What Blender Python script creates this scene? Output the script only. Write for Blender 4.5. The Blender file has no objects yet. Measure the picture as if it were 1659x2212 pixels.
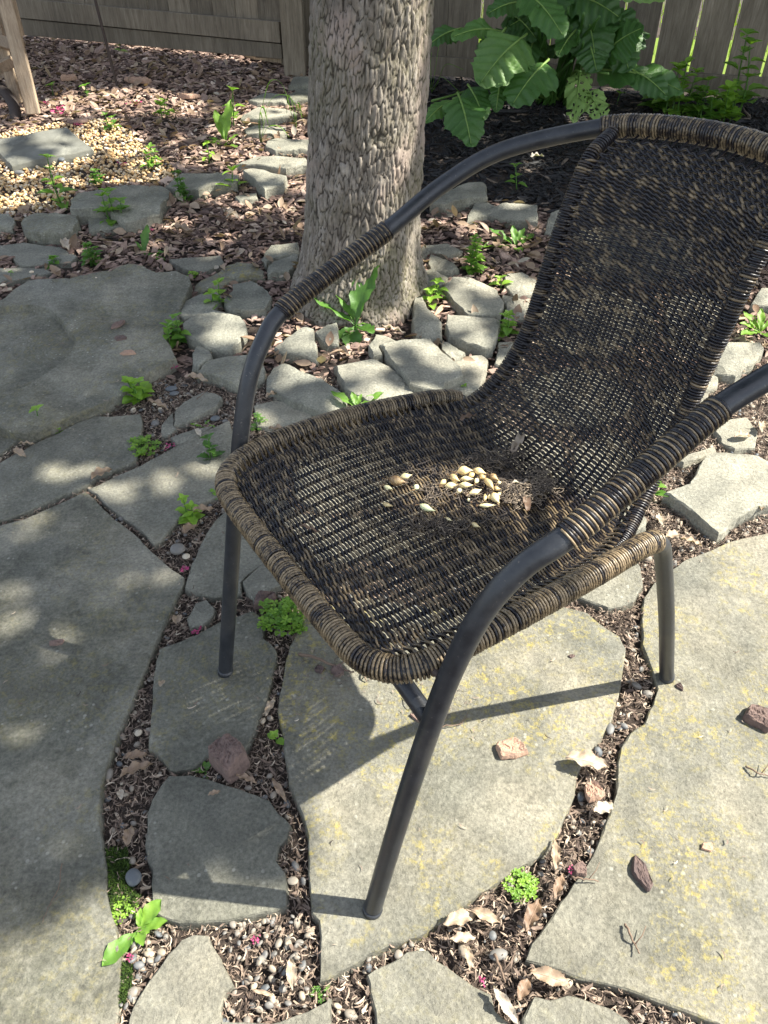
import bpy, bmesh, math, random
import numpy as np
from mathutils import Vector, Matrix, noise
from mathutils.geometry import delaunay_2d_cdt
random.seed(7); RNG = np.random.default_rng(11)
SC = bpy.context.scene; COL = SC.collection
PI = math.pi
# ---------------------------------------------------------------- camera model
TH = math.radians(39.1227); F = 1665.0; H = 1.15
cT, sT = math.cos(TH), math.sin(TH)
D = 0.5486                                     # photo pixels -> measuring units
def hgt(y):                                    # the garden rises towards the fence
    d = np.minimum(y, 5.6) - 1.9
    return 0.13*(d + np.sqrt(d*d + 0.09))/2
def ray(px):
    u = (px[0]-829.5)/F; v = (px[1]-1106)/F
    return u, cT - v*sT, -(sT + v*cT)
def G(px, dz=0.0):                             # picture position -> point on the ground (dz above it)
    a, b, c = ray(px)
    lo, hi = 0.05, 40.0
    for _ in range(50):
        t = (lo+hi)/2
        if H + t*c > hgt(t*b) + dz: lo = t
        else: hi = t
    return Vector((a*t, b*t, float(hgt(t*b)) + dz))
def GZ(px, z):
    a, b, c = ray(px); t = (z-H)/c
    return Vector((a*t, b*t, z))
def GY(px, Y):
    a, b, c = ray(px); t = Y/b
    return Vector((a*t, Y, H + t*c))
def to_px(X, Y, Z):
    ax = Y*cT + (H-Z)*sT; dn = (H-Z)*cT - Y*sT
    return 829.5 + F*X/ax, 1106 + F*dn/ax
CR = {'D': (1/D, 0, 0), '1': (.7233, 0, 0), '2': (1.1597, 1100, 0), '3': (.7233, 0, 900), '4': (.7233, 900, 900), '5': (1.1453, 800, 1500),
      '6': (.9042, 0, 2000), '7': (.9042, 0, 2900), '8': (.9186, 1500, 2600), 'R': (.5876, 2400, 1000), 'B': (.4822, 1400, 1750), 'P': (.8282, 1650, 0)}
def cp(c, x, y):
    s, ox, oy = CR[c]; return ((ox + s*x)*D, (oy + s*y)*D)

# ---------------------------------------------------------------- materials
def newmat(name):
    m = bpy.data.materials.new(name); m.use_nodes = True
    nt = m.node_tree; nt.nodes.clear()
    out = nt.nodes.new('ShaderNodeOutputMaterial'); p = nt.nodes.new('ShaderNodeBsdfPrincipled')
    nt.links.new(p.outputs[0], out.inputs[0])
    return m, nt, p, out
class NB:
    def __init__(s, nt, vec='Object'):
        s.nt = nt; s.tc = nt.nodes.new('ShaderNodeTexCoord'); s.vec = s.tc.outputs[vec]
    def n(s, t, **kw):
        o = s.nt.nodes.new(t)
        for k, v in kw.items(): setattr(o, k, v)
        return o
    def l(s, a, b): s.nt.links.new(a, b)
    def noise(s, scale, detail=6, rough=.6, vec=None, dist=0):
        o = s.n('ShaderNodeTexNoise'); o.inputs['Scale'].default_value = scale; o.inputs['Detail'].default_value = detail
        o.inputs['Roughness'].default_value = rough; o.inputs['Distortion'].default_value = dist
        s.l(vec or s.vec, o.inputs['Vector']); return o.outputs[0]
    def vor(s, scale, feature='F1', vec=None, out='Distance'):
        o = s.n('ShaderNodeTexVoronoi', feature=feature); o.inputs['Scale'].default_value = scale
        s.l(vec or s.vec, o.inputs['Vector']); return o.outputs[out]
    def mapv(s, scale=(1,1,1), loc=(0,0,0)):
        o = s.n('ShaderNodeMapping'); o.inputs['Scale'].default_value = scale; o.inputs['Location'].default_value = loc
        s.l(s.vec, o.inputs['Vector']); return o.outputs[0]
    def ramp(s, f, stops):
        o = s.n('ShaderNodeValToRGB'); s.l(f, o.inputs[0]); e = o.color_ramp.elements
        while len(e) < len(stops): e.new(.5)
        for k, (p, c) in enumerate(stops):
            e[k].position = p; e[k].color = (*c, 1) if not isinstance(c, (int, float)) else (c, c, c, 1)
        return o.outputs[0]
    def math(s, op, a, b=None, clamp=False):
        o = s.n('ShaderNodeMath', operation=op, use_clamp=clamp)
        for i, v in enumerate((a, b)):
            if v is None: continue
            if isinstance(v, (int, float)): o.inputs[i].default_value = v
            else: s.l(v, o.inputs[i])
        return o.outputs[0]
    def mix(s, f, a, b, mode='MIX'):
        o = s.n('ShaderNodeMix', data_type='RGBA', blend_type=mode)
        for i, v in ((0, f), (6, a), (7, b)):
            if isinstance(v, (int, float)): o.inputs[i].default_value = v
            elif isinstance(v, tuple): o.inputs[i].default_value = (*v, 1)
            else: s.l(v, o.inputs[i])
        return o.outputs[2]
    def bump(s, f, dist, strength=1, prev=None):
        o = s.n('ShaderNodeBump'); o.inputs['Distance'].default_value = dist; o.inputs['Strength'].default_value = strength
        s.l(f, o.inputs['Height'])
        if prev: s.l(prev, o.inputs['Normal'])
        return o.outputs[0]
    def attr(s, name='tone'):
        o = s.n('ShaderNodeAttribute', attribute_name=name); return o.outputs['Fac'], o.outputs['Color']
    def objcol(s):
        o = s.n('ShaderNodeObjectInfo'); q = s.n('ShaderNodeSeparateColor'); s.l(o.outputs['Color'], q.inputs[0])
        return q.outputs[0], q.outputs[1], q.outputs[2], o.outputs['Random']

def mat_stone(name='bluestone', gain=1.0):
    m, nt, p, _ = newmat(name); b = NB(nt)
    lich, warm, dark, rnd = b.objcol()
    n1 = b.noise(2.6, 5, .6); n2 = b.noise(14, 8, .72); n3 = b.noise(160, 6, .75); n4 = b.noise(5, 4, .55, b.mapv((1, 1, 1), (7, 3, 1)))
    base = b.ramp(n1, [(.3, (.132, .134, .114)), (.5, (.188, .184, .150)), (.7, (.235, .228, .182))])
    tan = b.ramp(n4, [(.35, (.19, .182, .146)), (.65, (.30, .272, .205))])
    c = b.mix(b.math('MULTIPLY', warm, b.ramp(n4, [(.30, .35), (.62, 1.0)])), base, tan)
    c = b.mix(1.0, c, (gain, gain, gain), 'MULTIPLY')
    c = b.mix(1.0, c, b.ramp(n2, [(.25, .55), (.5, .95), (.75, 1.28)]), 'MULTIPLY')
    c = b.mix(1.0, c, b.ramp(n3, [(.32, .60), (.5, 1.0), (.68, 1.38)]), 'MULTIPLY')
    # dark weathering patches
    pm = b.math('MULTIPLY', b.ramp(b.noise(3.4, 7, .68, b.mapv((1, 1, 1), (2, 9, 4))), [(.40, 0.0), (.56, 1.0)]), b.math('MULTIPLY', dark, b.ramp(b.noise(60, 5, .7), [(.35, .45), (.6, 1.0)])))
    c = b.mix(pm, c, b.mix(1.0, c, (.42, .43, .38), 'MULTIPLY'))
    # pale specks
    sp = b.ramp(b.vor(55), [(.12, 1.0), (.2, 0.0)])
    sp = b.math('MULTIPLY', sp, b.ramp(b.noise(9, 3), [(.5, 0.0), (.6, .55)]))
    c = b.mix(sp, c, (.40, .39, .33))
    # yellow lichen
    lm = b.ramp(b.noise(5.5, 4, .6, b.mapv((1, 1, 1), (4, 1, 8))), [(.45, 0.0), (.56, 1.0)])
    lf = b.ramp(b.noise(62, 8, .8), [(.50, 0.0), (.60, .72)])
    lk = b.math('MULTIPLY', b.math('MULTIPLY', lm, lf), lich, True)
    c = b.mix(lk, c, b.ramp(b.noise(40), [(.35, (.24, .215, .09)), (.65, (.40, .32, .06))]))
    b.l(c, p.inputs['Base Color']); p.inputs['Roughness'].default_value = .85
    stp = b.n('ShaderNodeMath', operation='SNAP'); b.l(b.noise(3.1, 6, .55, None, .6), stp.inputs[0]); stp.inputs[1].default_value = .06
    nb = b.bump(stp.outputs[0], .05, .55); nb = b.bump(n2, .011, .9, nb); nb = b.bump(n3, .0028, .9, nb); nb = b.bump(b.noise(45, 8, .7, b.mapv((1, 1, 3))), .004, .6, nb)
    b.l(nb, p.inputs['Normal']); return m
def mat_tone(name, stops, rough=.8, scale=60, nmix=.5, bump=.002, transl=0, spec=None, streak=None):
    """colour picked by the per-piece tone plus noise"""
    m, nt, p, out = newmat(name); b = NB(nt)
    f, _ = b.attr(); v = b.mapv(streak) if streak else None
    n = b.noise(scale, 6, .7, v)
    k = b.math('ADD', f, b.math('MULTIPLY', b.math('SUBTRACT', n, .5), nmix*2), True)
    c = b.ramp(k, stops); b.l(c, p.inputs['Base Color']); p.inputs['Roughness'].default_value = rough
    if spec is not None: p.inputs['Specular IOR Level'].default_value = spec
    if bump: b.l(b.bump(n, bump, .8), p.inputs['Normal'])
    if transl:
        t = b.n('ShaderNodeBsdfTranslucent'); b.l(b.mix(1.0, c, (1.3, 1.5, .7), 'MULTIPLY'), t.inputs[0])
        ms = b.n('ShaderNodeMixShader'); ms.inputs[0].default_value = transl
        b.l(p.outputs[0], ms.inputs[1]); b.l(t.outputs[0], ms.inputs[2]); b.l(ms.outputs[0], out.inputs[0])
    return m
def mat_wicker(name='woven_cane', bias=0.0, sc=120, amp=2.0):
    m, nt, p, _ = newmat(name); b = NB(nt)
    f, _ = b.attr(); n = b.noise(sc, 4, .6); n2 = b.noise(420, 3, .6)
    k = b.math('ADD', b.math('MULTIPLY', b.math('SUBTRACT', n, .5), amp), b.math('ADD', f, bias))
    k = b.math('ADD', k, b.math('MULTIPLY', b.math('SUBTRACT', n2, .5), .5), True)
    c = b.ramp(k, [(.32, (.007, .006, .009)), (.46, (.030, .022, .017)), (.62, (.15, .110, .062)), (.9, (.28, .21, .125))])
    b.l(c, p.inputs['Base Color']); p.inputs['Roughness'].default_value = .33
    b.l(b.ramp(b.noise(30), [(.3, .25), (.7, .5)]), p.inputs['Roughness'])
    b.l(b.bump(n2, .0004, .6), p.inputs['Normal']); return m
def mat_metal():
    m, nt, p, _ = newmat('black_powder_coat'); b = NB(nt)
    n = b.noise(40, 6, .7); s = b.ramp(b.noise(260, 3, .6), [(.66, 0.0), (.72, 1.0)])
    c = b.mix(b.ramp(n, [(.35, 0.0), (.75, .7)]), (.014, .016, .020), (.044, .047, .052))
    c = b.mix(b.ramp(b.noise(7, 6, .7), [(.5, 0.0), (.72, .45)]), c, (.085, .080, .070))
    c = b.mix(b.math('MULTIPLY', s, .55), c, (.17, .15, .13))
    b.l(c, p.inputs['Base Color']); b.l(b.ramp(n, [(.3, .30), (.7, .46)]), p.inputs['Roughness'])
    b.l(b.bump(b.noise(500, 3), .0003, .5), p.inputs['Normal']); return m
def mat_wood(name, c0, c1, c2, sc=(1, 1, 1), rough=.85):
    m, nt, p, _ = newmat(name); b = NB(nt)
    f, _ = b.attr(); g = b.noise(9, 8, .75, b.mapv((6, 6, .5)), .6); n = b.noise(2.2, 5, .6)
    fine = b.noise(30, 6, .8, b.mapv((6, 6, .35)))
    k = b.math('ADD', b.math('MULTIPLY', g, .6), b.math('MULTIPLY', fine, .4))
    c = b.ramp(k, [(.34, c0), (.5, c1), (.66, c2)])
    c = b.mix(1.0, c, b.ramp(f, [(0, .72), (1, 1.3)]), 'MULTIPLY')
    c = b.mix(1.0, c, b.ramp(n, [(.35, .75), (.65, 1.15)]), 'MULTIPLY')
    kn = b.ramp(b.vor(3.1, vec=b.mapv((1, 1, .45), (.3, .1, .2))), [(.035, 1.0), (.07, 0.0)])
    c = b.mix(kn, c, (.045, .034, .026))
    b.l(c, p.inputs['Base Color']); p.inputs['Roughness'].default_value = rough
    b.l(b.bump(k, .004, .9), p.inputs['Normal']); return m
def mat_bark():
    m, nt, p, _ = newmat('platy_bark'); b = NB(nt)
    f, _ = b.attr('crack'); n = b.noise(22, 7, .7, b.mapv((1, 1, .4))); n2 = b.noise(120, 6, .75, b.mapv((1, 1, .5))); n3 = b.noise(3.2, 4, .6)
    c = b.ramp(n, [(.30, (.105, .086, .068)), (.5, (.20, .172, .14)), (.7, (.32, .284, .243))])
    c = b.mix(1.0, c, b.ramp(n2, [(.3, .6), (.5, 1.0), (.7, 1.3)]), 'MULTIPLY')
    pk = b.ramp(b.noise(6, 5, .6, b.mapv((1, 1, .6), (3, 3, 3))), [(.54, 0.0), (.64, .6)])
    c = b.mix(pk, c, (.36, .28, .235))
    gr = b.math('MULTIPLY', b.ramp(n3, [(.42, 0.0), (.6, .75)]), b.ramp(f, [(.15, 1.0), (.6, .15)]))
    c = b.mix(gr, c, (.15, .145, .055))
    c = b.mix(b.ramp(f, [(.08, .95), (.44, 0.0)]), c, (.038, .029, .022))
    b.l(c, p.inputs['Base Color']); p.inputs['Roughness'].default_value = .92
    nb = b.bump(n, .006, .7); b.l(b.bump(n2, .0025, .8, nb), p.inputs['Normal']); return m
def mat_soil():
    m, nt, p, _ = newmat('dark_soil'); b = NB(nt)
    n = b.noise(70, 8, .75); n2 = b.noise(6, 4)
    c = b.ramp(n, [(.3, (.022, .016, .012)), (.55, (.065, .047, .036)), (.75, (.15, .11, .085))])
    b.l(c, p.inputs['Base Color']); p.inputs['Roughness'].default_value = .95
    b.l(b.bump(n, .012, 1), p.inputs['Normal']); return m

LEAFY = [(.0, (.03, .065, .014)), (.5, (.085, .20, .03)), (1.0, (.24, .40, .045))]
M = dict(
 stone=mat_stone(), pale=mat_stone('pale_rock', 1.28), wicker=mat_wicker(bias=-.02, sc=60, amp=.45), wickerdark=mat_wicker('woven_cane_dark', -.06, 60, .45), wrap=mat_wicker('cane_wrap', .05, 230, 1.15), metal=mat_metal(), bark=mat_bark(), soil=mat_soil(),
 fence=mat_wood('weathered_fence_wood', (.080, .062, .042), (.155, .128, .090), (.245, .208, .155)),
 oldwood=mat_wood('sun_bleached_wood', (.15, .10, .065), (.34, .26, .18), (.48, .39, .29)),
 chips=mat_tone('bark_chips', [(0, (.04, .024, .019)), (.3, (.145, .092, .073)), (.65, (.38, .265, .205)), (1, (.60, .48, .38))], .85, 90, .25, .002),
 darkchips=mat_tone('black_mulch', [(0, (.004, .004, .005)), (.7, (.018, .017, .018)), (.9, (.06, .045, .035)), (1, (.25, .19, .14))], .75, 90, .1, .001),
 litter=mat_tone('dry_litter', [(0, (.04, .028, .022)), (.4, (.17, .12, .09)), (.75, (.35, .27, .20)), (1, (.55, .47, .36))], .75, 110, .2, .001),
 pebble=mat_tone('yellow_pebbles', [(0, (.12, .11, .11)), (.12, (.32, .17, .07)), (.4, (.52, .34, .15)), (.7, (.54, .40, .235)), (1, (.62, .54, .42))], .5, 40, .15, 0),
 greypebble=mat_tone('grey_pebbles', [(0, (.09, .10, .108)), (.3, (.17, .155, .135)), (.7, (.30, .25, .185)), (1, (.52, .45, .34))], .6, 60, .3, .0006),
 dryleaf=mat_tone('dry_leaf', [(0, (.10, .06, .04)), (.4, (.22, .145, .095)), (.75, (.36, .27, .19)), (1, (.46, .41, .34))], .55, 55, .3, .0015, .15),
 barkpiece=mat_tone('bark_piece', [(0, (.07, .048, .045)), (.5, (.20, .135, .11)), (1, (.44, .28, .19))], .88, 110, .5, .004, streak=(1, .35, 1)),
 leaf=mat_tone('weed_leaf', LEAFY, .5, 60, .24, .0012, .35),
 burdock=mat_tone('coarse_leaf', [(0, (.022, .06, .015)), (.5, (.075, .18, .035)), (1, (.25, .38, .10))], .42, 26, .2, .008, .3),
 crown=mat_tone('tree_leaves', LEAFY, .6, 3, .1, 0, .2),
 bulb=mat_tone('bulb_skin', [(0, (.20, .12, .06)), (.35, (.58, .43, .20)), (.7, (.82, .72, .40)), (1, (.74, .78, .44))], .45, 150, .55, .0012),
 moss=mat_tone('moss', [(0, (.012, .03, .004)), (1, (.07, .13, .012))], .95, 60, .3, .003),
 pink=mat_tone('pink_petal', [(0, (.22, .02, .07)), (1, (.48, .07, .20))], .6, 60, .2, 0, .2),
 twig=mat_tone('twig_bark', [(0, (.07, .045, .032)), (1, (.28, .20, .14))], .9, 90, .3, .001),
 grass=mat_tone('lawn_grass', [(0, (.07, .14, .01)), (1, (.26, .36, .02))], .6, 20, .2, 0, .3),
 rust=mat_tone('rusted_iron', [(0, (.02, .017, .016)), (1, (.085, .055, .042))], .7, 90, .3, .001),
 roots=mat_tone('dry_roots', [(0, (.025, .02, .017)), (.5, (.10, .078, .06)), (1, (.33, .26, .18))], .8, 110, .3, .0008),
 concrete=mat_tone('mossy_concrete', [(0, (.05, .05, .036)), (.45, (.12, .12, .10)), (1, (.30, .30, .26))], .9, 5, .6, .004),
)

# ---------------------------------------------------------------- mesh soup
def link(name, me, mat, parent=None):
    o = bpy.data.objects.new(name, me); COL.objects.link(o)
    if mat: me.materials.append(mat)
    if parent: o.parent = parent
    return o
class Soup:
    def __init__(s): s.V = []; s.Q = []; s.T = []; s.C = []; s.n = 0
    def add(s, V, Fc, tone=.5):
        V = np.asarray(V, float).reshape(-1, 3); Fc = np.asarray(Fc, int)
        s.V.append(V); (s.Q if Fc.shape[1] == 4 else s.T).append(Fc + s.n)
        s.C.append(np.broadcast_to(np.asarray(tone, float), (len(V),)).copy()); s.n += len(V)
    def inst(s, V, Fc, R, L, tone):               # R (N,3,3) L (N,3)
        V = np.asarray(V, float); N = len(L); n = len(V)
        W = np.einsum('nij,vj->nvi', R, V) + L[:, None, :]
        Fb = (np.asarray(Fc)[None] + (np.arange(N)*n)[:, None, None]).reshape(-1, len(Fc[0]))
        s.add(W.reshape(-1, 3), Fb, np.repeat(tone, n))
    def build(s, name, mat, parent=None, smooth=True, origin=None, attr='tone'):
        V = np.concatenate(s.V); C = np.concatenate(s.C)
        if origin is not None: V = V - np.asarray(origin)
        Q = np.concatenate(s.Q) if s.Q else np.zeros((0, 4), int); T = np.concatenate(s.T) if s.T else np.zeros((0, 3), int)
        me = bpy.data.meshes.new(name)
        me.vertices.add(len(V)); me.vertices.foreach_set('co', V.ravel())
        nl = Q.size + T.size; me.loops.add(nl); me.loops.foreach_set('vertex_index', np.concatenate([Q.ravel(), T.ravel()]).astype(np.int32))
        st = np.concatenate([np.arange(len(Q))*4, Q.size + np.arange(len(T))*3]).astype(np.int32)
        me.polygons.add(len(st)); me.polygons.foreach_set('loop_start', st)
        me.polygons.foreach_set('use_smooth', np.full(len(st), smooth))
        a = me.attributes.new(attr, 'FLOAT', 'POINT'); a.data.foreach_set('value', C.astype(np.float32))
        me.update(calc_edges=True); me.validate()
        o = link(name, me, mat, parent)
        if origin is not None and parent is None: o.location = origin
        return o
def tag(o, label=None, cat=None, group=None, kind=None):
    if label: o['label'] = label
    if cat: o['category'] = cat
    if group: o['group'] = group
    if kind: o['kind'] = kind
    return o
def thing(name, label, cat, loc=(0, 0, 0), group=None):
    o = bpy.data.objects.new(name, None); COL.objects.link(o); o.location = loc; o.empty_display_size = .05
    return tag(o, label, cat, group)
def rot_z(a): c, s = np.cos(a), np.sin(a); z = np.zeros_like(a); o = np.ones_like(a); return np.stack([np.stack([c, -s, z], -1), np.stack([s, c, z], -1), np.stack([z, z, o], -1)], -2)
def rot_x(a): c, s = np.cos(a), np.sin(a); z = np.zeros_like(a); o = np.ones_like(a); return np.stack([np.stack([o, z, z], -1), np.stack([z, c, -s], -1), np.stack([z, s, c], -1)], -2)
def rot_y(a): c, s = np.cos(a), np.sin(a); z = np.zeros_like(a); o = np.ones_like(a); return np.stack([np.stack([c, z, s], -1), np.stack([z, o, z], -1), np.stack([-s, z, c], -1)], -2)
def randR(N, tilt=.4, scale=None):
    R = rot_z(RNG.uniform(0, 2*PI, N)) @ rot_x(RNG.normal(0, tilt, N)) @ rot_y(RNG.normal(0, tilt, N))
    if scale is not None: R = R * scale[:, None, :]
    return R
def catmull(P, n=8, closed=False):
    P = [np.array(p, float) for p in P]; out = []
    N = len(P)
    for i in range(N if closed else N-1):
        p0, p1, p2, p3 = (P[(i-1) % N] if closed or i > 0 else 2*P[0]-P[1]), P[i], P[(i+1) % N], (P[(i+2) % N] if closed or i+2 < N else 2*P[-1]-P[-2])
        for k in range(n):
            t = k/n; out.append(.5*((2*p1)+(-p0+p2)*t+(2*p0-5*p1+4*p2-p3)*t*t+(-p0+3*p1-3*p2+p3)*t**3))
    if not closed: out.append(P[-1])
    return np.array(out)
def resample(P, step):
    d = np.linalg.norm(np.diff(P, axis=0), axis=1); s = np.concatenate([[0], np.cumsum(d)]); L = s[-1]
    n = max(2, int(L/step)+1); q = np.linspace(0, L, n)
    return np.stack([np.interp(q, s, P[:, k]) for k in range(3)], 1), L
def frames(P):
    T = np.gradient(P, axis=0); T /= np.linalg.norm(T, axis=1)[:, None] + 1e-12
    a = np.array([0, 0, 1.0]) if abs(T[0][2]) < .9 else np.array([1.0, 0, 0])
    N = np.zeros_like(P); n = a - T[0]*np.dot(a, T[0]); n /= np.linalg.norm(n); N[0] = n
    for i in range(1, len(P)):
        n = n - T[i]*np.dot(n, T[i]); n /= np.linalg.norm(n); N[i] = n
    return T, N, np.cross(T, N)
def tube(S, P, r, sides=12, tone=.5, cap=True, r2=None, ov=None):
    """r radius (scalar or array); r2 second radius (flattened); ov: given outward vectors"""
    P = np.asarray(P, float); T, N, B = frames(P)
    if ov is not None:
        N = ov - T*np.sum(ov*T, 1)[:, None]; N /= np.linalg.norm(N, axis=1)[:, None]+1e-9; B = np.cross(T, N)
    r = np.broadcast_to(r, (len(P),)); r2 = r if r2 is None else np.broadcast_to(r2, (len(P),))
    a = np.arange(sides)*2*PI/sides
    V = P[:, None] + N[:, None]*(np.cos(a)[None, :, None]*r[:, None, None]) + B[:, None]*(np.sin(a)[None, :, None]*r2[:, None, None])
    n = len(P); i = np.arange(n-1)[:, None]*sides; j = np.arange(sides)[None]; k = (j+1) % sides
    Fq = np.stack([i+j, i+k, i+sides+k, i+sides+j], -1).reshape(-1, 4)
    tone = np.repeat(np.broadcast_to(tone, (n,)), sides)
    base = S.n
    S.add(V.reshape(-1, 3), Fq, tone)
    if cap:
        for e in (0, n-1):
            c = P[e]; ring = base + e*sides
            S.V.append(np.array([c])); S.C.append(np.array([tone[0]])); ci = S.n; S.n += 1
            tri = [[ci, ring+(m+1) % sides, ring+m] if e == 0 else [ci, ring+m, ring+(m+1) % sides] for m in range(sides)]
            S.T.append(np.array(tri))

# ---------------------------------------------------------------- stones
STONES = []
def noise2(x, y, s, o=0.0): return noise.noise(Vector((x*s+o, y*s-o, o*1.7)))
MX0, MX1, MY0, MY1, MR = -3.2, 3.4, .1, 5.8, .005
MASK = np.zeros((int((MY1-MY0)/MR), int((MX1-MX0)/MR)), bool)
def raster(P):
    P = np.array(P); x0, y0 = P.min(0); x1, y1 = P.max(0)
    i0, i1 = max(0, int((x0-MX0)/MR)), min(MASK.shape[1], int((x1-MX0)/MR)+2); j0, j1 = max(0, int((y0-MY0)/MR)), min(MASK.shape[0], int((y1-MY0)/MR)+2)
    if i1 <= i0 or j1 <= j0: return
    xs = MX0+(np.arange(i0, i1)+.5)*MR; ys = MY0+(np.arange(j0, j1)+.5)*MR
    X, Y = np.meshgrid(xs, ys); ins = np.zeros(X.shape, bool)
    for (ax, ay), (bx, by) in zip(P, np.roll(P, -1, 0)):
        c = ((ay > Y) != (by > Y)) & (X < (bx-ax)*(Y-ay)/((by-ay) or 1e-9)+ax); ins ^= c
    MASK[j0:j1, i0:i1] |= ins
def in_mask(X, Y):
    i = ((X-MX0)/MR).astype(int); j = ((Y-MY0)/MR).astype(int)
    ok = (i >= 0) & (j >= 0) & (i < MASK.shape[1]) & (j < MASK.shape[0]); r = np.zeros(len(X), bool)
    r[ok] = MASK[j[ok], i[ok]]; return r
def stone(crop, pts, dz, th, col, label, name='flagstone', group=None, cat='paving stone', rough=1.0, step=None, tilt=(0, 0), mat=None, jag=1.0):
    W = [G(cp(crop, *p), dz) for p in pts]
    P = np.array([[w.x, w.y] for w in W]); sd = random.uniform(0, 90)
    L = np.linalg.norm(P - np.roll(P, -1, 0), axis=1); per = L.sum()
    seg = .014 if per > 1.2 else .010
    O = []
    for a, b, l in zip(P, np.roll(P, -1, 0), L):
        n = max(1, int(l/seg)); nrm = np.array([b[1]-a[1], a[0]-b[0]])/(l+1e-9)
        for k in range(n):
            t = k/n; q = a+(b-a)*t
            amp = (.0022 if dz < .01 else .0042)*jag
            O.append(q + nrm*(noise2(q[0], q[1], 45, sd)*amp + noise2(q[0], q[1], 13, sd+5)*amp*1.8))
    O = np.array(O); area = .5*np.sum(O[:, 0]*np.roll(O[:, 1], -1)-np.roll(O[:, 0], -1)*O[:, 1])
    if area < 0: O = O[::-1]
    raster(O); n = len(O); c = O.mean(0)
    tan = np.roll(O, -2, 0)-np.roll(O, 2, 0); nr = np.stack([tan[:, 1], -tan[:, 0]], 1); nr /= np.linalg.norm(nr, axis=1)[:, None]+1e-9
    base_z = np.array([float(hgt(q[1])) for q in O])
    rad_ = math.sqrt(abs(area)/PI); FAC = [(random.uniform(0, 2*PI), random.uniform(.3, .8)) for _ in range(2)] if dz > .006 and not step and mat is not M['concrete'] else []
    def zt(x, y):
        z = dz + (noise2(x, y, 3, sd)*.004 + noise2(x, y, 9, sd)*.002)*rough*(1 if dz < .01 else 2.2)
        k = noise2(x, y, 5, sd+20)
        if dz > .01: z += .004*(1 if k > .05 else 0) + .004*(1 if k > .22 else 0) - .004
        for fa, fs in FAC:
            z = min(z, dz + fs*(.85*rad_ - ((x-c[0])*math.cos(fa)+(y-c[1])*math.sin(fa))))
        z += (x-c[0])*tilt[0] + (y-c[1])*tilt[1]
        if step: z += step(x, y)
        return z
    rings = []
    ins = .0025 if dz < .01 else .0032
    # inner top outline
    I = O - nr*ins*np.array([.6+.8*abs(noise2(q[0], q[1], 60, sd)) for q in O])[:, None]
    verts = [Vector(q) for q in I]; edges = [(i, (i+1) % n) for i in range(n)]
    sp = .03 if per > 1.5 else .016
    x0, y0 = I.min(0); x1, y1 = I.max(0); pin = []
    for gx in np.arange(x0, x1, sp):
        for gy in np.arange(y0, y1, sp):
            pin.append((gx+random.uniform(-.3, .3)*sp, gy+random.uniform(-.3, .3)*sp))
    if pin:
        A = np.array(pin); insd = np.zeros(len(A), bool)
        for (ax, ay), (bx, by) in zip(I, np.roll(I, -1, 0)):
            insd ^= ((ay > A[:, 1]) != (by > A[:, 1])) & (A[:, 0] < (bx-ax)*(A[:, 1]-ay)/((by-ay) or 1e-9)+ax)
        verts += [Vector(a) for a in A[insd]]
    if step:
        for (ax, ay), (bx, by) in zip(INNER, INNER[1:]+INNER[:1]):
            l_ = math.hypot(bx-ax, by-ay); nx_, ny_ = (by-ay)/l_, (ax-bx)/l_
            for q in np.arange(0, l_, .012):
                w_ = .006*noise2(ax+(bx-ax)*q/l_, ay+(by-ay)*q/l_, 30)
                for o_ in (-.0022, .0022):
                    X_, Y_ = ax+(bx-ax)*q/l_+nx_*(o_), ay+(by-ay)*q/l_+ny_*(o_)
                    if pip(X_, Y_, [tuple(k) for k in I]): verts.append(Vector((X_, Y_)))
    vo, _, fo, ov, _, _ = delaunay_2d_cdt(verts, edges, [], 1, 1e-6)
    V = [(v.x, v.y, float(hgt(v.y)) + zt(v.x, v.y)) for v in vo]; Fc = [tuple(f) for f in fo]
    idx = {}
    for k, lst in enumerate(ov):
        for q in lst: idx[q] = k
    top = [idx.get(i, i) for i in range(n)]
    prev = top
    for (off, dep, jit) in ((0, .003 if dz < .01 else .004, .0015), (.002, th*.5, .004), (.0, th, .004)):
        cur = []
        for i, q in enumerate(O):
            j = noise2(q[0], q[1], 50, sd+dep*100)*jit*jag; p = q+nr[i]*(off+j)
            cur.append(len(V)); V.append((p[0], p[1], float(hgt(q[1]))+zt(q[0], q[1])-dep))
        for i in range(n):
            a, b2 = prev[i], prev[(i+1) % n]
            if a != b2: Fc.append((cur[i], cur[(i+1) % n], b2, a))
            else: Fc.append((cur[i], cur[(i+1) % n], a))
        prev = cur
    cz = float(hgt(c[1]))
    V = [(v[0]-c[0], v[1]-c[1], v[2]-cz) for v in V]
    me = bpy.data.meshes.new(name); me.from_pydata(V, [], Fc); me.validate(); me.update()
    me.attributes.new('tone', 'FLOAT', 'POINT')
    me.attributes['tone'].data.foreach_set('value', np.full(len(me.vertices), .5, np.float32))
    o = link(name, me, mat or M['stone']); o.location = (c[0], c[1], cz)
    o.color = (*col, 1); tag(o, label, cat, group); STONES.append(o); return o
PAV = 'flagstones of the patio'; EDG = 'loose edging rocks around the tree'; PTH = 'rough rocks bordering the mulch bed'
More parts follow.
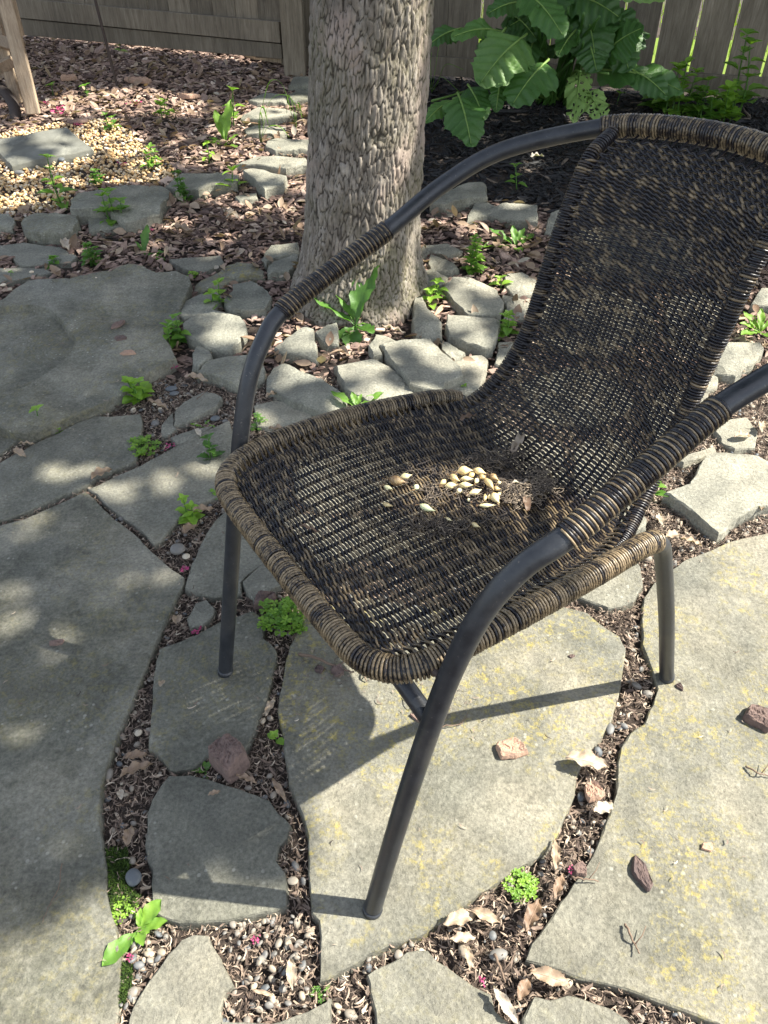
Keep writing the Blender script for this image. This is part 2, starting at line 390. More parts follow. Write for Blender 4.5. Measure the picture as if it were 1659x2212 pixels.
exec_stones = [
 ('3', [(-300, 1700), (0, 1610), (130, 1575), (330, 1490), (460, 1432), (520, 1470), (540, 1505), (600, 1560), (690, 1630), (765, 1692), (868, 1795), (945, 1858), (1006, 1898), (1000, 1933), (925, 2071), (862, 2221), (800, 2383), (750, 2508), (687, 2646), (637, 2771), (606, 2880), (562, 3015), (546, 3177), (556, 3302), (569, 3465), (581, 3615), (612, 3752), (631, 3840), (656, 3965), (650, 4090), (631, 4330), (620, 4500), (-700, 4500), (-900, 2500)], 0, .05, (.35, .55, .9), 'largest grey flagstone filling the lower left, mottled dark with light spots', PAV),
 ('3', [(-200, 1375), (0, 1275), (60, 1235), (180, 1170), (330, 1105), (420, 1055), (520, 1015), (600, 1020), (760, 1008), (778, 1060), (765, 1110), (742, 1160), (745, 1230), (735, 1270), (640, 1310), (520, 1360), (455, 1408), (330, 1462), (150, 1540), (0, 1590), (-300, 1670)], 0, .045, (.1, .35, .5), 'smooth grey slab with a large clover clump at its right tip', PAV),
 ('3', [(478, 1420), (640, 1345), (760, 1290), (900, 1210), (1060, 1130), (1180, 1075), (1250, 1045), (1290, 1180), (1260, 1290), (1200, 1390), (1190, 1460), (1060, 1510), (1010, 1530), (960, 1596), (925, 1640), (885, 1700), (838, 1724), (797, 1668), (725, 1605), (640, 1545), (570, 1495), (525, 1445)], 0, .045, (.1, .6, .3), 'tan grey slab left of the far front leg, its tip pointing to the lower gravel', PAV),
 ('6', [(980, 15), (940, 50), (895, 110), (862, 180), (840, 240), (806, 350), (880, 378), (940, 388), (1010, 378), (1050, 372), (1050, 325), (1110, 270), (1160, 235), (1240, 130), (1280, 0), (1200, -80), (1060, -40)], 0, .045, (.05, .3, .3), 'plain grey slab directly behind the far front leg', PAV),
 ('6', [(1062, 325), (1145, 242), (1200, 300), (1225, 340), (1150, 378), (1110, 392), (1075, 365)], .004, .04, (0, .3, .2), 'small pale grey stone tucked under the front edge of the seat', PAV),
 ('6', [(812, 480), (850, 410), (900, 395), (940, 432), (935, 462), (880, 515), (830, 512)], .0, .035, (0, .2, .2), 'small four-sided grey stone left of the far leg beside the orange leaf', PAV),
 ('6', [(690, 612), (790, 582), (860, 552), (960, 500), (1040, 472), (1100, 450), (1130, 470), (1140, 520), (1145, 570), (1180, 592), (1200, 625), (1195, 690), (1170, 775), (1150, 860), (1120, 930), (1095, 1000), (1060, 1060), (900, 1085), (850, 1118), (760, 1148), (735, 1140), (712, 1100), (688, 1070), (645, 1050), (642, 990), (655, 900), (660, 800), (668, 720)], 0, .045, (.45, .3, .7), 'grey flagstone under the foot of the far front leg, faint yellow lichen', PAV),
 ('7', [(735, 165), (830, 162), (900, 180), (960, 197), (1050, 225), (1110, 250), (1170, 275), (1215, 330), (1262, 380), (1245, 440), (1210, 470), (1205, 540), (1240, 590), (1258, 640), (1248, 740), (1150, 762), (1000, 800), (860, 820), (780, 815), (705, 790), (660, 760), (665, 700), (668, 575), (642, 540), (636, 440), (637, 330), (660, 270), (700, 200)], 0, .045, (.0, .15, .6), 'blue grey rounded slab with the dark smudge, below the red brown rock', PAV),
 ('6', [(1262, 600), (1240, 680), (1222, 780), (1208, 880), (1225, 960), (1243, 1080), (1262, 1200), (1292, 1290), (1330, 1370), (1350, 1430), (1345, 1600), (1355, 1770), (1393, 1800), (1390, 1930), (1392, 2060), (1430, 2055), (1500, 2010), (1600, 1958), (1700, 1908), (1830, 1860), (1960, 1775), (2090, 1680), (2190, 1610), (2290, 1545), (2370, 1500), (2432, 1415), (2450, 1355), (2500, 1245), (2515, 1160), (2555, 1090), (2612, 1000), (2660, 930), (2685, 850), (2700, 760), (2715, 690), (2725, 610), (2700, 560), (2615, 500), (2560, 455), (2440, 425), (2200, 400), (1900, 440), (1500, 380), (1330, 480)], 0, .055, (1.0, .8, .55), 'big central flagstone under the chair with bright yellow lichen', PAV),
 ('5', [(1268, 735), (1330, 755), (1390, 778), (1480, 760), (1510, 705), (1505, 640), (1480, 600), (1300, 600), (1100, 600), (900, 640), (860, 680), (1000, 690), (1100, 695), (1200, 700)], .0, .045, (.1, .7, .2), 'pale slab behind the central flagstone, under the near rear corner of the seat', PAV),
 ('8', [(1170, -330), (1300, -430), (1500, -510), (1700, -560), (2100, -600), (2500, 0), (2400, 1700), (1700, 1750), (1450, 1562), (1350, 1518), (1200, 1462), (1060, 1410), (960, 1390), (850, 1365), (780, 1330), (700, 1302), (622, 1288), (645, 1215), (695, 1140), (742, 1070), (800, 1000), (850, 920), (900, 830), (950, 740), (980, 660), (1002, 570), (1012, 470), (1025, 370), (1065, 310), (1125, 270), (1172, 190), (1188, 120), (1160, 40), (1120, -70), (1118, -180), (1130, -270)], 0, .055, (.95, .85, .45), 'largest flagstone on the right under the near rear leg, with bark scraps on it', PAV),
 ('8', [(-60, 1345), (0, 1312), (50, 1290), (110, 1252), (200, 1238), (240, 1290), (320, 1340), (400, 1400), (468, 1430), (490, 1500), (560, 1565), (620, 1680), (-20, 1720), (-30, 1500), (-50, 1420)], 0, .045, (.15, .6, .3), 'light grey slab cut by the bottom edge, below the central flagstone', PAV),
 ('7', [(960, 1245), (1180, 1242), (1290, 1212), (1340, 1192), (1420, 1150), (1438, 1135), (1448, 1250), (1452, 1400), (1000, 1400)], 0, .045, (.0, .6, .2), 'bare slab corner at the bottom edge below the joint with the long dry leaf', PAV),
 ('7', [(600, 1130), (680, 1030), (740, 950), (790, 882), (840, 862), (905, 865), (938, 920), (970, 990), (998, 1040), (1018, 1080), (980, 1110), (962, 1180), (965, 1252), (960, 1420), (520, 1420), (560, 1230)], 0, .045, (.05, .75, .15), 'pale wedge-shaped slab between two gravelly joints at the bottom', PAV),
 ('8', [(655, 1445), (725, 1458), (800, 1442), (900, 1462), (1000, 1492), (1060, 1532), (1120, 1600), (1120, 1750), (610, 1750), (612, 1540), (640, 1480)], 0, .045, (.1, .6, .2), 'small pale slab at the bottom edge with brown bark strips on its top', PAV),
 ('3', [(-300, 1350), (-300, 1180), (0, 1110), (90, 1132), (93, 1152), (0, 1232)], .0, .04, (.1, .4, .5), 'narrow grey stone at the left edge below the great stepped slab', PAV),
 ('3', [(945, 1068), (952, 985), (1000, 942), (1110, 890), (1170, 900), (1208, 922), (1180, 970), (1080, 1020), (1000, 1062)], .003, .04, (0, .4, .1), 'small grey flat stone left of the far leg beside blue pebbles', PAV),
 ('3', [(872, 1128), (884, 1070), (938, 1000), (944, 1072), (962, 1090), (912, 1130)], -.004, .03, (0, .2, .1), 'sliver of blue grey stone right of the clover clump', PAV),
 ('3', [(932, 1140), (1000, 1112), (1060, 1090), (1160, 1072), (1100, 1128), (1010, 1170), (960, 1170)], -.002, .03, (0, .4, .1), 'thin stone sliver beside the pink petals', PAV),
 ('3', [(-250, 160), (-200, 70), (0, 90), (130, 75), (210, 90), (330, 102), (420, 150), (390, 185), (250, 195), (110, 200), (60, 152), (0, 160)], .0, .04, (0, .3, .2), 'flat blue grey stone at the left edge below the bordering rocks', PAV),
 ('3', [(-100, 215), (110, 210), (250, 215), (280, 240), (120, 270), (60, 290), (-100, 300)], .0, .04, (0, .3, .2), 'flat grey stone at the left edge with a small green seedling on it', PAV),
 ('3', [(920, 170), (1030, 160), (1200, 150), (1222, 190), (1120, 238), (1050, 235), (960, 205)], .0, .04, (0, .5, .3), 'dull flat stone sunk in the mulch left of the tree', PAV),
 ('D', [(632, 1010), (690, 950), (800, 915), (905, 905), (960, 960), (940, 1040), (830, 1090), (700, 1110), (640, 1075)], 0, .045, (.1, 1, .1), 'cream slab seen through the far half of the seat weave', PAV),
 ('D', [(975, 955), (1100, 925), (1210, 960), (1230, 1040), (1120, 1110), (1000, 1110), (955, 1045)], 0, .045, (.1, 1, .1), 'cream slab seen through the rear half of the seat weave', PAV),
 ('D', [(560, 1165), (640, 1110), (740, 1120), (850, 1105), (960, 1065), (1010, 1125), (930, 1190), (780, 1205), (640, 1225), (600, 1230)], 0, .045, (.1, .9, .1), 'tan slab lying directly below the middle of the seat', PAV),
 ('D', [(1240, 960), (1330, 930), (1390, 990), (1400, 1060), (1330, 1130), (1240, 1100)], 0, .045, (.1, 1, .1), 'pale slab beneath the joint of seat and chair back', PAV),
 ('D', [(1120, 830), (1230, 790), (1330, 800), (1370, 870), (1300, 920), (1160, 910)], 0, .045, (0, 1, .1), 'pale slab glimpsed through the lowest weave of the chair back', PAV),
 ('D', [(1390, 880), (1440, 830), (1530, 850), (1520, 930), (1420, 960)], 0, .045, (0, .9, .1), 'small pale slab behind the near edge of the chair back', PAV),
 ('D', [(1160, 640), (1280, 610), (1400, 630), (1420, 720), (1300, 770), (1170, 740)], .01, .045, (0, 1, .1), 'cream slab glimpsed through the middle of the chair back', PAV),
 ('D', [(1430, 650), (1530, 620), (1610, 650), (1560, 740), (1460, 770)], .01, .045, (0, 1, .1), 'cream slab behind the upper near edge of the chair back', PAV),
 ('D', [(1240, 500), (1380, 480), (1500, 510), (1490, 590), (1360, 605), (1250, 580)], .01, .045, (0, .9, .2), 'grey slab behind the upper part of the chair back', PAV),
]
for s in exec_stones: stone(*s[:7] if False else s[:6], group=s[6])
def px_poly_world(crop, pts): return [tuple(G(cp(crop, *p)).xy) for p in pts]
def pip(x, y, P):
    r = False
    for (ax, ay), (bx, by) in zip(P, P[1:]+P[:1]):
        if (ay > y) != (by > y) and x < (bx-ax)*(y-ay)/(by-ay)+ax: r = not r
    return r
INNER = px_poly_world('3', [(-500, 460), (0, 460), (180, 455), (275, 475), (335, 522), (385, 590), (422, 640), (400, 700), (340, 770), (262, 832), (120, 920), (0, 985), (-500, 1150)])
stone('3', [(-400, 470), (-200, 400), (0, 370), (80, 312), (150, 275), (350, 270), (440, 262), (600, 225), (640, 195), (705, 175), (780, 190), (850, 240), (960, 247), (1030, 270), (1048, 300), (1020, 360), (980, 420), (960, 500), (895, 570), (905, 600), (930, 640), (960, 700), (870, 750), (800, 778), (762, 830), (700, 870), (640, 905), (560, 950), (440, 990), (280, 1060), (140, 1120), (60, 1112), (0, 1090), (-400, 1200)], .026, .065, (.35, .5, .8),
      'great stepped slab at mid left with a broken layer edge, thicker than the rest', group=PAV, step=lambda x, y: -.019 if pip(x, y, INNER) else 0)
ROCKS = [
 ('3', [(1052, 328), (1062, 300), (1180, 232), (1300, 262), (1230, 300), (1120, 318)], .012, .04, (.5, .4, .7), 'low brownish rock behind the paired flat rocks left of the trunk'),
 ('3', [(1182, 240), (1240, 200), (1340, 180), (1440, 220), (1440, 250), (1300, 268), (1200, 262)], .022, .05, (.9, .4, .6), 'mossy yellow green rock left of the trunk'),
 ('3', [(970, 480), (982, 410), (1050, 370), (1150, 322), (1200, 330), (1210, 390), (1160, 430), (1130, 470), (1000, 500)], .022, .05, (0, .2, .2), 'light grey rock partly covered by its neighbour, left of the speckled pair'),
 ('3', [(1225, 390), (1260, 330), (1262, 290), (1370, 268), (1430, 310), (1478, 360), (1462, 400), (1440, 430), (1340, 445), (1240, 430)], .038, .06, (0, .1, .5), 'dark spotted grey rock closest to the left foot of the trunk'),
 ('3', [(1000, 520), (1040, 470), (1130, 440), (1230, 425), (1290, 440), (1330, 490), (1338, 560), (1300, 622), (1240, 650), (1130, 645), (1010, 590)], .042, .07, (0, .1, .3), 'broad pale blue grey rock with dark spots left of the chair arm'),
 ('3', [(1040, 690), (1070, 625), (1145, 660), (1155, 705), (1080, 760), (1040, 742)], .025, .05, (0, .1, .2), 'small blocky rock at the corner of the great slab'),
 ('3', [(1070, 790), (1130, 720), (1230, 690), (1300, 690), (1400, 690), (1450, 760), (1440, 800), (1370, 832), (1290, 850), (1190, 820)], .03, .06, (.2, .3, .3), 'olive grey rock crossed by the far chair arm'),
 ('4', [(200, 850), (205, 780), (240, 740), (330, 740), (390, 760), (470, 800), (560, 850), (635, 892), (645, 950), (620, 1002), (560, 1000), (470, 980), (360, 940), (280, 890)], .045, .07, (0, .1, .3), 'long pale rock just right of the far arm with a rounded back'),
 ('4', [(565, 690), (590, 660), (690, 680), (790, 700), (880, 740), (930, 790), (990, 860), (1030, 912), (850, 962), (680, 912), (640, 880), (600, 800)], .05, .08, (0, .5, .2), 'large sunlit rock in the middle of the rock ring before the trunk'),
 ('4', [(818, 612), (880, 602), (1000, 590), (1092, 585), (1150, 640), (1270, 740), (1283, 790), (1180, 830), (1170, 880), (1060, 872), (990, 850), (960, 800), (880, 700), (850, 660)], .075, .09, (0, .45, .2), 'tallest wedge rock in front of the right side of the trunk'),
 ('4', [(765, 640), (800, 560), (880, 570), (950, 590), (850, 612), (815, 640), (840, 690), (790, 700)], .04, .07, (0, .6, .2), 'upright small rock wedged against the tallest wedge rock'),
 ('4', [(245, 640), (320, 580), (400, 530), (460, 525), (470, 590), (485, 700), (440, 690), (300, 665)], .04, .07, (0, .2, .3), 'triangular grey rock below the trunk'),
 ('4', [(470, 575), (540, 530), (600, 500), (598, 620), (530, 615)], .03, .06, (0, .1, .3), 'small grey rock against the front of the trunk'),
 ('4', [(1000, 500), (1020, 370), (1042, 365), (1090, 440), (1155, 510), (1160, 560), (1100, 590), (1020, 580)], .055, .09, (0, .8, .1), 'pale pointed rock leaning at the right foot of the trunk'),
 ('4', [(1180, 510), (1190, 465), (1330, 468), (1480, 475), (1480, 520), (1440, 640), (1400, 645), (1300, 610), (1190, 570)], .055, .08, (0, .5, .2), 'four-sided flat-topped rock right of the trunk'),
 ('4', [(1165, 320), (1220, 255), (1290, 260), (1400, 290), (1460, 330), (1500, 400), (1480, 468), (1310, 465), (1230, 400)], .045, .07, (0, .7, .2), 'wide sunlit rock behind the four-sided flat-topped rock'),
 ('4', [(1490, 350), (1560, 370), (1650, 380), (1610, 470), (1500, 468), (1510, 400)], .02, .04, (0, .9, .1), 'pinkish flat rock beside the chair back'),
 ('4', [(1145, 590), (1200, 610), (1290, 660), (1250, 700), (1225, 708), (1160, 650)], .02, .05, (0, .2, .2), 'small shaded rock between two large ones right of the trunk'),
 ('4', [(1180, 860), (1235, 720), (1310, 690), (1380, 682), (1410, 710), (1400, 800), (1360, 870), (1240, 910), (1100, 895)], .008, .04, (0, 1, .1), 'flat pinkish stone behind the seat corner'),
 ('4', [(1470, 612), (1570, 610), (1540, 700), (1500, 770), (1450, 740)], .012, .04, (0, .8, .1), 'lichen-free cream rock next to the lower chair back'),
 ('4', [(1080, 180), (1100, 130), (1180, 160), (1260, 210), (1210, 235), (1110, 232)], .03, .05, (0, .6, .4), 'greenish slanting rock right of the trunk at mid height'),
 ('4', [(1035, 242), (1100, 220), (1200, 262), (1170, 312), (1040, 320)], .015, .04, (.2, .4, .6), 'dull rock tight against the right side of the trunk'),
 ('4', [(1035, 100), (1190, 80), (1280, 118), (1185, 148), (1095, 125), (1040, 150)], .012, .04, (0, .6, .3), 'thin flat stone behind the greenish slanting rock'),
 ('4', [(1500, 250), (1600, 240), (1700, 290), (1690, 350), (1560, 362), (1510, 320)], .01, .04, (0, 1, .2), 'flat mauve stone half hidden by the chair back'),
 ('4', [(175, 155), (230, 85), (380, 80), (388, 138), (260, 160), (200, 182)], .03, .05, (.1, .4, .4), 'upper of two stacked rocks left of the trunk'),
 ('4', [(205, 202), (240, 172), (370, 142), (372, 200), (330, 232), (212, 236)], .04, .06, (0, .3, .4), 'lower of two stacked rocks left of the trunk'),
 ('2', [(510, 690), (560, 650), (660, 600), (700, 610), (705, 668), (560, 695)], .06, .08, (.1, .3, .5), 'big grey green rock under the far arm where the dark bed begins'),
 ('2', [(635, 745), (660, 690), (712, 686), (745, 700), (705, 732)], .03, .05, (0, .4, .4), 'small square rock between the two larger bed rocks'),
 ('2', [(705, 722), (715, 690), (790, 680), (875, 696), (878, 752), (790, 742)], .045, .07, (0, .4, .2), 'long flat-faced rock edging the black mulch bed'),
 ('2', [(905, 772), (920, 720), (950, 712), (990, 740), (955, 785)], .035, .06, (0, .5, .2), 'cream rock end peeking from behind the chair back'),
 ('R', [(370, 1585), (540, 1530), (600, 1400), (710, 1300), (780, 1300), (850, 1325), (1062, 1360), (1200, 1400), (1300, 1650), (1040, 1680), (960, 1700), (830, 1770), (745, 1850), (650, 1790), (550, 1700)], .05, .07, (.0, .6, .05), 'thick sunlit slab with a clean raised edge at the right'),
 ('R', [(440, 1370), (560, 1330), (700, 1290), (720, 1325), (620, 1365), (500, 1395)], .01, .04, (0, 1, .1), 'thin tan stone under the near chair arm'),
 ('R', [(170, 1740), (235, 1715), (262, 1770), (250, 1830), (180, 1850), (120, 1800)], .02, .04, (0, .6, .1), 'small grey rock beside the near rear corner of the seat'),
 ('R', [(700, 1150), (800, 1080), (930, 1070), (1010, 1160), (990, 1290), (850, 1290), (750, 1240)], .015, .04, (0, .7, .2), 'flat rock behind the bare end of the near arm'),
 ('R', [(690, 770), (780, 610), (850, 545), (960, 560), (1040, 620), (960, 720), (850, 810), (760, 800)], .04, .06, (0, .6, .2), 'sunlit rock showing between the chair back and near arm'),
 ('R', [(620, 850), (690, 780), (735, 820), (720, 870), (650, 900)], .015, .04, (0, 1, .2), 'small mauve stone under the edge of the chair back'),
 ('R', [(960, 330), (1010, 230), (1120, 200), (1200, 260), (1100, 350)], .03, .05, (0, .8, .1), 'cream rock at the right edge behind the chair back'),
 ('3', [(1380, 960), (1500, 930), (1659, 960), (1720, 1050), (1560, 1090), (1400, 1080)], .0, .04, (0, 1, .2), 'flat mauve grey stone just behind the far seat corner'),
]
for c, p, dz, th, col, lab in ROCKS:
    stone(c, p, dz*.5 if dz > .02 else dz*.7, th*.75, col, lab, mat=M['pale'], name='edging_rock', group=EDG, cat='rock', tilt=(random.uniform(-.03, .03), random.uniform(-.06, .02)))
BORD = [
 ('1', [(385, 1080), (440, 1020), (620, 1000), (720, 975), (870, 985), (928, 1020), (918, 1060), (880, 1100), (868, 1150), (760, 1185), (680, 1205), (640, 1190), (590, 1140), (470, 1145), (390, 1150)], .07, .09, (.1, .25, .6), 'largest dark bordering rock with a split layered top beside the yellow pebbles'),
 ('1', [(470, 1172), (590, 1150), (660, 1210), (600, 1242), (480, 1242)], .035, .06, (.2, .3, .6), 'small rock tucked under the largest bordering rock'),
 ('1', [(110, 1210), (180, 1152), (300, 1140), (420, 1160), (430, 1200), (390, 1240), (340, 1270), (220, 1270), (130, 1250)], .06, .08, (.2, .35, .7), 'brown grey rock left of the largest bordering rock'),
 ('1', [(-120, 1180), (0, 1165), (50, 1160), (80, 1205), (60, 1230), (-100, 1240)], .045, .07, (0, .1, .3), 'pale rock cut by the left edge of the border'),
 ('1', [(870, 960), (960, 932), (1180, 930), (1300, 952), (1290, 998), (1150, 1010), (1080, 1040), (960, 1020), (900, 1000)], .05, .07, (.1, .5, .5), 'brownish slanted rock right of the largest bordering rock'),
 ('1', [(1280, 1062), (1400, 1040), (1402, 1075), (1300, 1092)], .025, .05, (0, .4, .4), 'low rock behind the yellow green seedling'),
 ('1', [(1322, 920), (1400, 900), (1480, 940), (1560, 960), (1540, 1008), (1440, 1042), (1390, 990)], .06, .08, (0, .5, .2), 'bright angular rock left of the trunk with a steep side'),
 ('1', [(1250, 870), (1330, 840), (1500, 840), (1659, 850), (1700, 900), (1560, 922), (1450, 900), (1340, 892)], .05, .06, (0, .6, .2), 'long bright ledge rock left of the trunk'),
 ('1', [(1450, 770), (1500, 750), (1720, 748), (1700, 815), (1500, 828), (1440, 800)], .025, .05, (0, .4, .3), 'flat step stone above the long bright ledge rock'),
 ('1', [(1330, 700), (1400, 680), (1550, 680), (1560, 720), (1430, 740), (1340, 730)], .02, .05, (0, .6, .2), 'light step stone behind the grass blades'),
 ('1', [(1310, 635), (1400, 570), (1550, 570), (1620, 600), (1540, 640), (1430, 655)], .04, .07, (0, .7, .1), 'brightest sunlit step stone in the path beside the trunk'),
 ('1', [(1345, 540), (1440, 500), (1560, 510), (1565, 550), (1400, 556)], .03, .05, (0, .1, .3), 'blue grey shaded step stone near the fence post'),
 ('1', [(1565, 465), (1600, 420), (1720, 410), (1720, 462)], .05, .07, (.1, .2, .6), 'dark rock at the foot of the fence post'),
 ('1', [(1570, 520), (1620, 480), (1720, 476), (1720, 540), (1600, 545)], .04, .05, (.1, .3, .8), 'second dark rock below the fence post'),
]
for c, p, dz, th, col, lab in BORD:
    stone(c, p, dz*.55, th*.75, col, lab, mat=M['pale'], name='border_rock', group=PTH, cat='rock', tilt=(random.uniform(-.03, .03), random.uniform(-.08, 0)))
stone('1', [(370, 697), (505, 805), (65, 905), (-70, 760)], .018, .04, (0, 0, 0), 'rectangular mossy concrete paver lying on the yellow pebbles', name='concrete_paver', cat='paver', mat=M['concrete'], jag=.25, rough=.3)

# ---------------------------------------------------------------- ground, lawn
def soil_z(x, y): return hgt(y) - .019
def axis(a, b, st, far):
    c = list(np.arange(a, b, st)); return np.array([-far, -far/3, a-2, a-.6] + c + [b+.6, b+2, far/3, far])
gx = axis(-3.2, 3.2, .03, 60); gy = axis(.0, 5.8, .03, 70)
X, Y = np.meshgrid(gx, gy); Z = soil_z(X, Y) + (RNG.random(X.shape)-.5)*.006*((abs(X) < 4) & (Y < 6))
Z -= np.where((Y > 6.5), .004, 0)
S = Soup(); nx, ny = len(gx), len(gy); i = np.arange(ny-1)[:, None]*nx; j = np.arange(nx-1)[None]
S.add(np.stack([X, Y, Z], -1).reshape(-1, 3), np.stack([i+j, i+j+1, i+nx+j+1, i+nx+j], -1).reshape(-1, 4))
tag(S.build('ground', M['soil']), kind='structure')

# fence lines (world)
pA = G((638, 152)).xy; pB = G((30, 78)).xy; pC = G((1680, 210)).xy; pD = G((905, 158)).xy
dirL = (pB-pA).normalized(); dirR = (pC-pD).normalized()
def beyond(x, y):                                   # lawn side of both fences
    nL = (x-pA.x)*dirL.y - (y-pA.y)*dirL.x; nR = (x-pD.x)*dirR.y - (y-pD.y)*dirR.x
    return nL, nR
e1 = pA + dirL*30; e2 = pD + dirR*30; offn = Vector((0, .12))
S = Soup(); tri = []
Pl = [e1+offn, pA+offn, pD+dirR*(-.6)+offn, e2+offn]
rows = []
for p in Pl:
    for d in (0, .3, .8, 2, 60): rows.append((p.x, p.y+d, float(soil_z(p.x, p.y+d))+.006))
k = np.arange(3)[:, None]*5; jj = np.arange(4)[None]
S.add(np.array(rows), np.stack([k+jj, k+5+jj, k+6+jj, k+1+jj], -1).reshape(-1, 4), .6)
tag(S.build('lawn', M['grass']), kind='structure')
def blade_mesh(n=3):
    V = []; 
    for a in range(n+1):
        t = a/n; w = .5*(1-t)**.7; V += [(-w, .25*t*t, t), (w, .25*t*t, t)]
    return np.array(V), np.array([[2*a, 2*a+1, 2*a+3, 2*a+2] for a in range(n)])
bv, bf = blade_mesh()
N = 9000; gxx = RNG.uniform(-3.5, 4.5, N); dd = RNG.uniform(.06, 2.0, N)**1.2
yL = pD.y + (gxx-pD.x)*dirR.y/dirR.x; yl2 = pA.y + (gxx-pA.x)*dirL.y/dirL.x
yy = np.where(gxx > pA.x, yL, yl2) + .15 + dd
sc = np.stack([np.full(N, .006), RNG.uniform(.03, .06, N), RNG.uniform(.04, .09, N)], 1)
S = Soup(); S.inst(bv, bf, randR(N, .25, sc), np.stack([gxx, yy, soil_z(gxx, yy)+.004], 1), RNG.uniform(.3, 1, N))
tag(S.build('lawn_grass', M['grass']), 'bright yellow green grass seen through the fence gaps', 'grass', kind='stuff')

# ---------------------------------------------------------------- fences
def board(S, a, b, zc0, zc1, thick, off, tone, w=None):
    """vertical or horizontal board between ground points a-b (2D), z from zc0..zc1 at a and b, offset towards the viewer"""
    d = (b-a).normalized(); n = Vector((d.y, -d.x));
    if n.y > 0: n = -n
    P = []
    for o in (off, off+thick):
        for (p, z0, z1) in ((a, zc0[0], zc1[0]), (b, zc0[1], zc1[1])):
            q = p + n*o; P += [(q.x, q.y, z0), (q.x, q.y, z1)]
    P = np.array(P)
    S.add(P, [[0, 2, 3, 1], [4, 5, 7, 6], [0, 1, 5, 4], [2, 6, 7, 3], [1, 3, 7, 5], [0, 4, 6, 2]], tone)
def gz(p): return float(hgt(p.y))
def fence(a, d, length, bw, gaps, label, base, railz, name='wooden_fence', gapw=.009, posts=(), toprails=True, kick=False, clear=.05, phase=0):
    t = thing(name, label, 'fence', (a.x, a.y, gz(a)))
    def mk(pn, fn, mat=M['fence']):
        S = Soup(); fn(S); o = S.build(pn, mat, t, smooth=False, origin=(a.x, a.y, gz(a)))
        mod = o.modifiers.new('b', 'BEVEL'); mod.width = .002; mod.segments = 1
        return o
    s = phase
    k = 0
    while s < length:
        p = a + d*s; g = gapw if gaps(k) else .0015
        q = a + d*(s+bw-g)
        z0 = min(gz(p), gz(q))+clear
        mk('board', lambda S: board(S, p, q, (z0, z0), (z0+1.8, z0+1.8), .018, random.uniform(0, .003), random.random()))
        s += bw; k += 1
    for r0, r1 in railz:
        e = a + d*length
        mk('rail', lambda S: board(S, a, e, (gz(a)+r0, gz(e)+r0), (gz(a)+r1, gz(e)+r1), .036, .022, random.uniform(.3, .9)))
    if kick:
        e = a + d*length
        mk('kick_board', lambda S: board(S, a, e, (gz(a)+.055, gz(e)+.03), (gz(a)+.125, gz(e)+.125), .028, .022, .35))
    for sp in posts:
        p = a + d*(sp-.05); q = a + d*(sp+.05)
        mk('post', lambda S: board(S, p, q, (gz(p)-.3,)*2, (gz(p)+1.95,)*2, .1, .024 if not kick else .03, .6))
    return t
fence(pA + dirL*.05, dirL, 3.6, .135, lambda k: k in (5,), 'dark weathered fence of tight upright boards with two bottom rails, left of the tree', None, [(.13, .225), (.95, 1.04), (1.65, 1.74)], posts=(2.9,), kick=True, clear=.07)
tpost = thing('fence_post', 'stout square fence post standing just left of the trunk', 'post', (pA.x, pA.y, gz(pA)))
S = Soup(); board(S, pA + Vector((-.052, -.0)), pA+Vector((.062, .0)), (gz(pA)-.3,)*2, (gz(pA)+1.95,)*2, .11, -.03, .8)
o = S.build('post_shaft', M['fence'], tpost, False, (pA.x, pA.y, gz(pA))); md = o.modifiers.new('b', 'BEVEL'); md.width = .003
S = Soup(); board(S, pA + Vector((-.065, -.0)), pA+Vector((.075, .0)), (gz(pA)+1.953,)*2, (gz(pA)+1.985,)*2, .136, -.043, .5); S.build('post_cap', M['fence'], tpost, False, (pA.x, pA.y, gz(pA)))
# phase so that one board joint meets the picture's gap
aR = pD - dirR*.75
def s_at(px):                                           # distance along right fence whose top of frame is px
    best = None
    for s in np.arange(0, 5, .002):
        p = aR + dirR*s; a_, b_, c_ = ray((px, 60)); t_ = p.y/b_
        e = abs(a_*t_-p.x)
        if best is None or e < best[0]: best = (e, s)
    return best[1]
s1, s2 = s_at(1427), s_at(1508); bw = s2-s1
ph = (s1 % bw) - bw
kk = round((s1-ph)/bw)
fence(aR, dirR, 4.6, bw, lambda k: k+1 >= kk-1 or k+1 in (kk-5, kk-7), 'grey fence with sunny slits between its boards, right of the tree', None, [(.005, .09), (.95, 1.04), (1.65, 1.74)], posts=(4.3,), clear=.03, phase=ph, gapw=.014)

